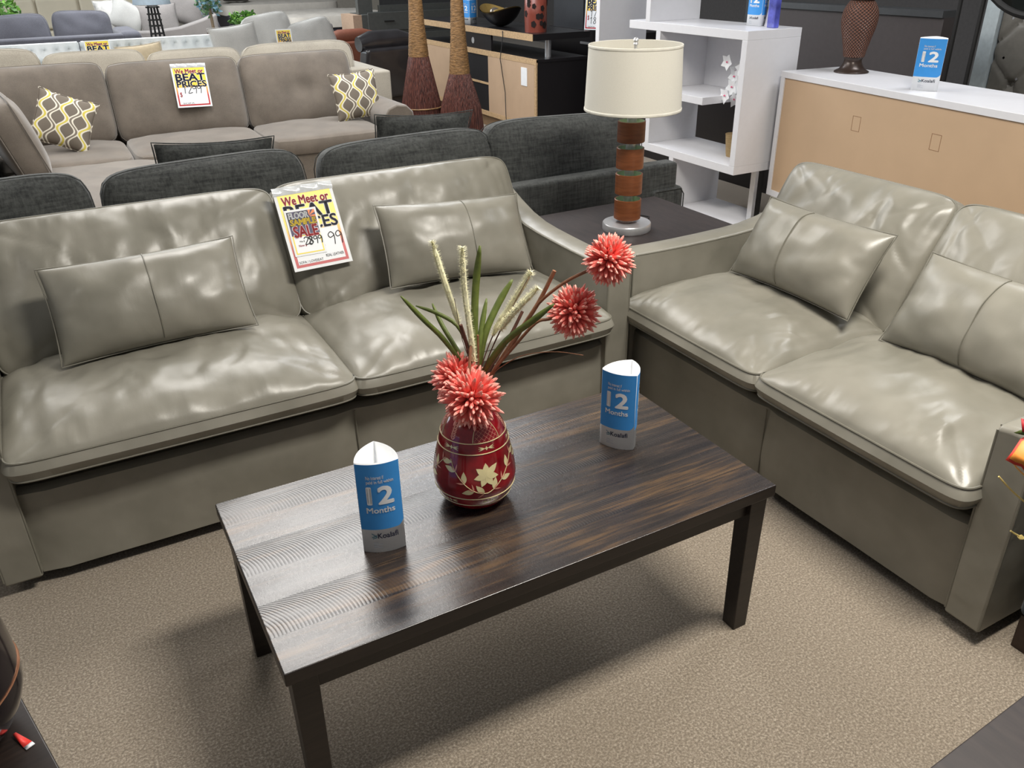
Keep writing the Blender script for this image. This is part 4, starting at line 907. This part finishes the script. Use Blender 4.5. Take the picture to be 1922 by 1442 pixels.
# grey chest with mirror
gc = thing('chest_of_drawers', 'dark grey chest of drawers with pale wood side and mirror frame, behind the recliners', 'chest of drawers', (3.82, 10.4, 0))
CG = plain('grey_lacquer', lin(78, 80, 78), .5); MB().box(.12, 1.5, 0, .5, 0, .90).build('body', CG, gc, bevel=.01); MB().box(0, .12, .0, .5, 0, .895).build('side_panel', plain('pale_wood', lin(176, 150, 128), .6), gc)
for k in range(3):
    for j in range(2): d = MB().box(.2+j*.65, .80+j*.65, -.02, 0, .15+k*.27, .38+k*.27).build('drawer', CG, gc, bevel=.006); MB().box(.43+j*.65, .57+j*.65, -.035, -.02, .26+k*.27, .275+k*.27).build('handle', BLACK, d)
MB().box(.10, .3, .05, .15, .90, 1.6).build('mirror_post', CG, gc); MB().box(.4, 1.5, .05, .12, .90, 1.0).build('mirror_frame', CG, gc); MB().box(.42, 1.48, .09, .10, 1.0, 1.7).build('mirror_glass', plain('mirror', lin(120, 122, 124), .1, .8), gc)
# reed bundles
REED = NT('reed_bundle'); _s = REED.noise(REED.coord((1, 1, .04)), 130, 2); REED.color(REED.ramp(_s, [(.3, lin(48, 26, 24)), (.6, lin(98, 58, 50)), (.8, lin(130, 84, 70))])); REED.normal(REED.bump(_s, 1, .006)); REED.set(Roughness=.4); REED = REED.m
WRAP = NT('rope_wrap'); _s = WRAP.noise(WRAP.coord((.3, .3, 1)), 110, 2); WRAP.color(WRAP.ramp(_s, [(.3, lin(100, 74, 44)), (.7, lin(156, 118, 74))])); WRAP.normal(WRAP.bump(_s, 1, .005)); WRAP.set(Roughness=.6); WRAP = WRAP.m
def reeds(lab, x, y, zc, ztop, seed):
    t = thing('reed_bundle', lab, 'floor decoration', (x, y, 0)); rr = random.Random(seed); m = MB()
    m.lathe([(.185, 0), (.18, .25), (.155, .5), (.075, zc), (.06, zc+.02)], 40)
    for k in range(90):
        a = k*2*math.pi/90; r0 = .188+rr.uniform(-.008, .008); m.tube([(r0*math.cos(a), r0*math.sin(a), rr.uniform(.0, .03)), (r0*.98*math.cos(a), r0*.98*math.sin(a), .25), (.157*math.cos(a), .157*math.sin(a), .52), (.078*math.cos(a), .078*math.sin(a), zc)], .0055, 5)
    m.build('reeds', REED, t); MB().lathe([(.08, zc-.01), (.082, zc+.02), (.062, zc+.25), (.05, ztop-.1), (.045, ztop)], 28).build('wrapped_handle', WRAP, t)
    if seed == 1: MB().tube([(.166*math.cos(a), .166*math.sin(a), .49) for a in [k*2*math.pi/32 for k in range(32)]], .006, 5, closed=True).build('binding', WRAP, t)
reeds('tall brown reed bundle with rope-wrapped neck, beside the taupe sectional arm', 2.66, 5.50, .88, 1.5, 1); reeds('shorter brown reed bundle with rope-wrapped neck, in front of the black media stand', 2.86, 5.16, .77, 1.36, 2)
# media stand
OSB = plain('chipboard_edge', lin(186, 156, 118), .8, var=.25, scale=90); HARD = plain('hardboard_back', lin(186, 158, 130), .75, var=.04, scale=6); BLKL = plain('black_laminate', lin(30, 28, 30), .3)
tv = thing('media_stand', 'black media stand seen from its unfinished chipboard back, behind the lamp', 'media stand', (3.93, 5.78, 0))
MB().box(.012, .55, 0, 2.7, .12, .72).build('body', BLKL, tv); MB().box(.0, .56, -.004, 2.7, .72, .745).build('counter', BLKL, tv)
for z0, z1 in ((.70, .748), (.12, .165)): MB().box(-.006, .012, -.004, 2.7, z0, z1).build('chipboard_strip', OSB, tv, smooth=False)
for y0, y1 in ((.03, .95), (1.62, 2.66)): MB().box(-.004, .010, y0, y1, .165, .70).build('back_panel', HARD, tv, smooth=False)
MB().box(-.005, .010, -.003, .025, .165, .70).build('chipboard_strip', OSB, tv); MB().box(-.005, .3, .95, 1.62, .425, .445).build('shelf', OSB, tv)
MB().box(.002, .014, .95, 1.62, .165, .70).build('shelf_recess_shade', plain('recess_shade_black', lin(9, 9, 14), .6), tv)  # flat black slab paints the shade inside the open shelf
MB().box(.05, .55, .02, 2.7, .0, .12).build('plinth', plain('pale_wood_plinth', lin(150, 124, 96), .6), tv)
MB().box(0, .62, .06, 2.72, .90, .955).build('upper_shelf', BLKL, tv); MB().box(-.006, .0, .06, 2.72, .898, .957).build('chipboard_strip', OSB, tv)
o = MB().box(.01, .03, .90, 1.68, .745, .90).build('cable_panel', BLKL, tv); MB().lathe([(.03, -.001), (.03, .001)], 20).xf(frame((.009, 1.30, .82), (0, 1, 0), (0, 0, 1))).build('cable_hole', plain('grey_hole', lin(150, 150, 150), .8), o)
MB().lathe([(.03, .745), (.03, .90)], 20, (.22, .16, 0)).build('support_tube', STEEL, tv)
MB().box(-.009, -.004, .16, .27, .50, .66).build('label_sticker', PAPER, tv)
MB().tube([(-.01, .62, .95), (-.02, .60, .90), (-.03, .64, .70), (-.03, .55, .4), (-.05, .50, .12), (-.1, .42, .01)], .004, 6).build('cable', BLACK, tv)
TC = plain('terracotta_red', lin(126, 58, 44), .4)
def cutvase(lab, x, y):
    t = thing('cutout_vase', lab, 'vase', (x, y, .955)); MB().lathe([(.10, 0), (.105, .15), (.10, .34)], 24, capt=False).build('vase_body', TC, t, solid=.01); m = MB(); rr = random.Random(lab)
    for k in range(22):
        a = rr.uniform(0, 6.28); z = rr.uniform(.05, .30); s_ = rr.uniform(.016, .03); w = s_/.105; m = MB(); m.add([(.1075*math.cos(a+w*math.cos(q)*1.1), .1075*math.sin(a+w*math.cos(q)*1.1), z+s_*1.3*math.sin(q)) for q in (0, 1.3, 2.5, 3.8, 5.0)], [(0, 1, 2, 3, 4)]).build('painted_cutout', plain('cutout_shade', lin(26, 14, 12), .9), t, fixn=False)  # dark patches on the solid wall, painting the shaded inside of the cut-outs
cutvase('terracotta red vase with cut-out holes near the right end of the media stand', 4.10, 6.08); cutvase('terracotta red vase with cut-out holes farther along the media stand, left of the bowl', 4.13, 7.75)
bo = thing('boat_bowl', 'black boat-shaped bowl with gold interior on the media stand', 'bowl', (4.14, 6.85, .955), math.radians(90))
def bowlf(ro, zo): return lambda u, v: ((ro*v*math.cos(u*6.2832))*1.35, (ro*v*math.sin(u*6.2832))*.7, zo+.13*(v**2.2)+.06*v*v*abs(math.cos(u*6.2832))**2)
MB().grid(bowlf(.24, 0), 40, 8).build('bowl', plain('black_bowl', lin(24, 20, 20), .25), bo, fixn=False); MB().grid(bowlf(.235, .008), 40, 8).build('gold_lining', plain('gold_lining', lin(176, 146, 84), .35, .7), bo, fixn=False)
for k, (dx, dy, m_, lab) in enumerate(((-.03, .0, plain('gold_ball', lin(190, 160, 90), .3, .6), 'cream gold decorative ball in the middle of the black bowl'), (0.0, .12, plain('silver_ball', lin(150, 140, 130), .2, .7), 'bronze decorative ball at the left in the black bowl'), (-.0, -.14, plain('silver_ball', 0), 'small bronze decorative ball at the right in the black bowl'))):
    r = .055; o = MB().lathe([(r*math.sin(q*math.pi/14)+1e-5, -r*math.cos(q*math.pi/14)) for q in range(15)], 24).build('decorative_ball', m_, None, loc=(4.14+dx, 6.85+dy, 1.06+.01*k)); tag(o, lab, 'decorative ball')
tri_sign((4.02, 7.46), (4.02, 7.30), (4.14, 7.38), .956, .23, 'blue 12 months tent sign between the red vase and the bowl on the media stand', .012)
# dark cabinet and price card behind the media stand
dc = thing('dark_cabinet', 'dark glass-door cabinet behind the right end of the media stand', 'cabinet', (4.75, 6.0, 0)); MB().box(0, .5, -.4, .9, 0, .93).build('body', BLKL, dc); MB().box(.02, .48, .3, .85, .93, 1.5).build('hutch', plain('dark_grey_hutch', lin(52, 54, 58), .4), dc)
MB().box(-.01, .0, -.35, .3, .80, .82).build('handle', STEEL, dc)
price_card(frame((4.68, 5.95, 1.12), (.5, -.86, 0), (.08, .04, 1)), 'price card marked 1799 and 1899 beside the white bookcase', .22, .34, ('1799', '1899'), small=True)
# white zigzag bookcase
WH = plain('white_laminate', lin(222, 222, 226), .35, var=.015); bk = thing('white_bookcase', 'white open bookcase with offset shelves behind the table lamp', 'bookcase', (3.5, 2.66, 0)); dp = .42; T = .045
def bx(nm, *b): return MB().box(*b).build(nm, WH, bk, bevel=.002)
bx('shelf', 0, dp, 0, 1.35, .0, .055); bx('shelf', 0, dp, 0, 1.25, .385, .435); bx('shelf', 0, dp, .34, 1.25, .755, .80); bx('shelf', 0, dp, 0, 1.14, 1.155, 1.205); bx('side_panel', 0, dp, 0, T, .435, 1.155)
bx('divider', 0, dp, .58, .58+T, .055, .385); bx('divider', 0, dp, .86, .86+T, .435, .755); bx('divider', 0, dp, .80, .80+T, .80, 1.155); bx('divider', 0, dp, .92, .92+T, 1.205, 1.75); bx('back_panel', dp-.02, dp, .34, .80, .80, 1.155); bx('side_panel', 0, dp, 1.50, 1.50+T, .80, 1.75); bx('shelf', 0, dp, 1.10, 1.55, .78, .80)
MB().box(.22, .26, .0, .04, .055, .385).build('metal_post', BLACK, bk); MB().box(.19, .215, .0, .04, .055, .385).build('metal_post', STEEL, bk)
tri_sign((3.78, 2.98), (3.78, 2.86), (3.87, 2.92), 1.206, .23, 'blue 12 months tent sign on top of the white bookcase', .012)
ap_ = thing('glass_award', 'clear glass block with blue streaks on the corner of the white bookcase', 'ornament', (3.76, 2.74, 1.206)); MB().box(-.02, .02, -.03, .03, 0, .20).build('glass_block', plain('violet_glass', lin(90, 96, 190), .1, coat=1, var=.5, scale=12), ap_, bevel=.004)
wl = thing('white_ornament', 'white flared ornament behind the glass block on the white bookcase', 'ornament', (3.84, 2.83, 1.206)); MB().lathe([(.045, 0), (.04, .02), (.03, .10), (.035, .2)], 20).build('body', plain('grey_white_glaze', lin(206, 204, 212), .3), wl)
orc = thing('potted_orchid', 'white and pink orchid in a woven pot inside the white bookcase', 'potted orchid', (3.71, 2.90, .435))
MB().lathe([(.045, 0), (.05, .03), (.06, .13), (.062, .14)], 20).build('pot', woodmat('woven_pot', lin(140, 116, 78), lin(176, 150, 106), .8, (6, 6, 60), .004), orc)
MB().tube([(0, 0, .12), (-.02, .0, .32), (.0, .02, .48), (.02, .05, .56)], .003, 6).build('stem', LEAF, orc)
for k in range(9):
    rr = random.Random(k); c = Vector((rr.uniform(-.06, .04), rr.uniform(-.05, .10), .34+k*.028)); m = MB(); a0 = rr.uniform(0, 6)
    for j in range(5):
        a = a0+j*1.2566; d = Vector((-.25, math.cos(a), math.sin(a))); e = Vector((0, -math.sin(a), math.cos(a))); m.add([c, c+d*.026+e*.02, c+d*.052, c+d*.026-e*.02], [(0, 1, 2, 3)])
    f = m.build('bloom', PAPER, orc, fixn=False); MB().lathe([(.0001, -.006), (.008, 0), (.0001, .006)], 8, tuple(c+Vector((-.008, 0, 0)))).build('bloom_centre', plain('pink_centre', lin(226, 90, 130), .6), f)
# dark furniture behind bookcase
db = thing('black_dresser', 'black cabinet seen through the open white bookcase', 'cabinet', (4.45, 2.95, 0)); MB().box(0, .45, 0, 2.6, 0, .74).build('body', BLKL, db); MB().box(.02, .45, .02, 2.58, .74, .76).build('glass_top', plain('dark_glass', lin(60, 66, 74), .1), db)
# white cabinet at right
wc = thing('white_cabinet', 'white cabinet with unfinished brown hardboard back, behind the loveseat', 'cabinet', (3.746, 2.61, 0), math.atan2(.216, -1.62)-math.pi); 
# local +x runs along the back towards the viewer's right, back face at y=0
wc.rotation_euler = (0, 0, math.atan2(.99-2.61, 3.53-3.746)); LB = 2.3; DB = .47
sgn = 1
MB().box(0, LB, 0, DB, .945, .98).build('top', WH, wc, bevel=.002)
MB().box(0, .035, 0, DB, .285, .945).build('side_panel', WH, wc, bevel=.002); MB().box(LB-.035, LB, 0, DB, .285, .945).build('side_panel', WH, wc)
MB().box(0, LB, 0, DB, .25, .285).build('bottom_rail', WH, wc); HB2 = plain('brown_hardboard', lin(192, 163, 132), .55, var=.03, scale=5)
bp_ = MB().box(.035, LB-.035, .008, .02, .285, .945).build('back_panel', HB2, wc); m = MB()
for x in (.63, 1.17):
    for q in ((x, x+.06, .82, .822), (x, x+.06, .745, .747), (x, x+.002, .745, .822), (x+.058, x+.06, .745, .822)): m.box(q[0], q[1], .0072, .0082, q[2], q[3])
m.build('knockout_outline', plain('brown_line', lin(140, 104, 74), .7), bp_); MB().box(.06, LB-.06, .05, DB-.05, 0, .25).build('plinth', WH, wc)
wk = thing('wicker_lamp', 'brown wicker vase-shaped lamp base on the white cabinet', 'lamp', (4.02, 2.34, .98))
WKM = NT('wicker_weave'); _v = WKM.coord(); _w = WKM.t.nodes.new('ShaderNodeTexBrick'); tc = WKM.t.nodes.new('ShaderNodeTexCoord'); WKM.l(tc.outputs['UV'], _w.inputs[0])
WKM.t.nodes.remove(_w); 
_sp = WKM.t.nodes.new('ShaderNodeSeparateXYZ'); WKM.l(tc.outputs['Object'], _sp.inputs[0]); _a = WKM.math('ARCTAN2', _sp.outputs[1], _sp.outputs[0])
_h = WKM.math('MULTIPLY', WKM.math('SINE', WKM.math('MULTIPLY', _a, 26)), WKM.math('SINE', WKM.math('MULTIPLY', _sp.outputs[2], 2*math.pi/.018)))
WKM.color(WKM.ramp(WKM.math('ADD', WKM.math('MULTIPLY', _h, .5), .5), [(.2, lin(52, 32, 24)), (.8, lin(128, 84, 66))])); WKM.normal(WKM.bump(_h, .8, .006)); WKM.set(Roughness=.4); WKM = WKM.m
MB().lathe(smooth_prof([(.058, .085), (.064, .12), (.078, .18), (.093, .24), (.098, .29), (.09, .335), (.07, .37), (.06, .38)]), 40).build('wicker_body', WKM, wk); DKM = plain('dark_bronze', lin(60, 48, 42), .3, .3)
MB().lathe(smooth_prof([(.095, 0), (.094, .008), (.07, .022), (.052, .05), (.048, .07), (.056, .088)]), 32).build('base', DKM, wk); MB().lathe([(.06, .375), (.075, .39), (.08, .41), (.05, .44), (.03, .5)], 24).build('collar', DKM, wk)
tri_sign((3.728, 1.712), (3.782, 1.598), (3.835, 1.70), .981, .245, 'blue 12 months tent sign on the white cabinet, right of the wicker lamp', .008)
# things behind the white cabinet
dh = thing('dark_headboard', 'wide charcoal brown panel headboard behind the wicker lamp', 'headboard', (4.95, 3.1, 0)); MB().box(0, .12, -.62, 1.02, .1, 1.22).build('panel', plain('dark_panel', lin(70, 64, 64), .5, var=.06), dh); MB().box(-.02, .12, -.62, 1.02, 1.22, 1.26).build('top_rail', plain('dark_rail', lin(64, 66, 68), .35), dh); MB().box(-.04, .10, 1.02, 1.10, 0, 1.6).build('post', plain('grey_post', lin(44, 46, 50), .4), dh)
br = thing('round_mirror_frame', 'black round mirror on a black stand at the top right corner', 'mirror', (4.62, 1.72, 0))
m = MB(); c = Vector((0, 0, 1.68)); m.tube([tuple(c+Vector((.0, .40*math.cos(a), .40*math.sin(a)))) for a in [k*2*math.pi/48 for k in range(48)]], .02, 8, closed=True); m.build('frame', BLACK, br)
MB().lathe([(.38, -.004), (.38, .004)], 48).xf(frame(tuple(c), (0, 1, 0), (0, 0, 1))).build('glass', plain('dark_mirror', lin(34, 38, 36), .08, .5), br)
for y in (.30, .44): MB().tube([(.0, y, .86), (.0, y, 1.6)], .012, 8).build('stand_post', BLACK, br)
MB().box(-.15, .15, .1, .6, .80, .86).build('stand_base', BLACK, br); MB().box(-.12, .12, .12, .58, 0, .80).build('pedestal', BLACK, br)
tb = thing('dark_sideboard', 'dark brown sideboard top behind the near end of the white cabinet', 'sideboard', (4.28, 0.9, 0)); MB().box(0, .16, -.6, 1.15, 0, .86).build('body', DARKW2, tb)
th = thing('tufted_headboard', 'grey leather diamond-tufted headboard with a pale post at the right edge', 'headboard', (5.5, 1.9, 0)); TG = plain('grey_leatherette', lin(120, 116, 108), .45)
def tf(u, v):
    y = .55-1.9*u; z = .3+1.1*v; s_ = .40; a = (y+z)/s_; b = (y-z)/s_; da = abs(a-round(a)); dbb = abs(b-round(b)); g = min(da, dbb); return (.0+.02*math.exp(-(g/.03)**2)+.05*math.exp(-((da*da+dbb*dbb)/.006)), y, z)
MB().grid(tf, 90, 60).build('tufted_panel', TG, th, fixn=False); MB().box(.04, .1, -1.4, .55, 0, 1.42).build('backing', TG, th); MB().box(-.03, .05, .56, .66, 0, 1.40).build('post', plain('pale_post', lin(200, 210, 212), .4), th)
bm_ = MB()
for i in range(-8, 9):
    for j in range(-8, 12):
        y, z = (i+j)*.12, (j-i)*.12*-1
        if -1.3 < y < .5 and .35 < z < 1.35: bm_.lathe([(.012, -.004), (.008, .004)], 8, (0, 0, 0)) if 0 else bm_.add([(-.0, y-.01, z), (-.0, y, z+.01), (-.0, y+.01, z), (-.0, y, z-.01)], [(0, 1, 2, 3)])
bm_.build('button', STEEL, th, fixn=False)
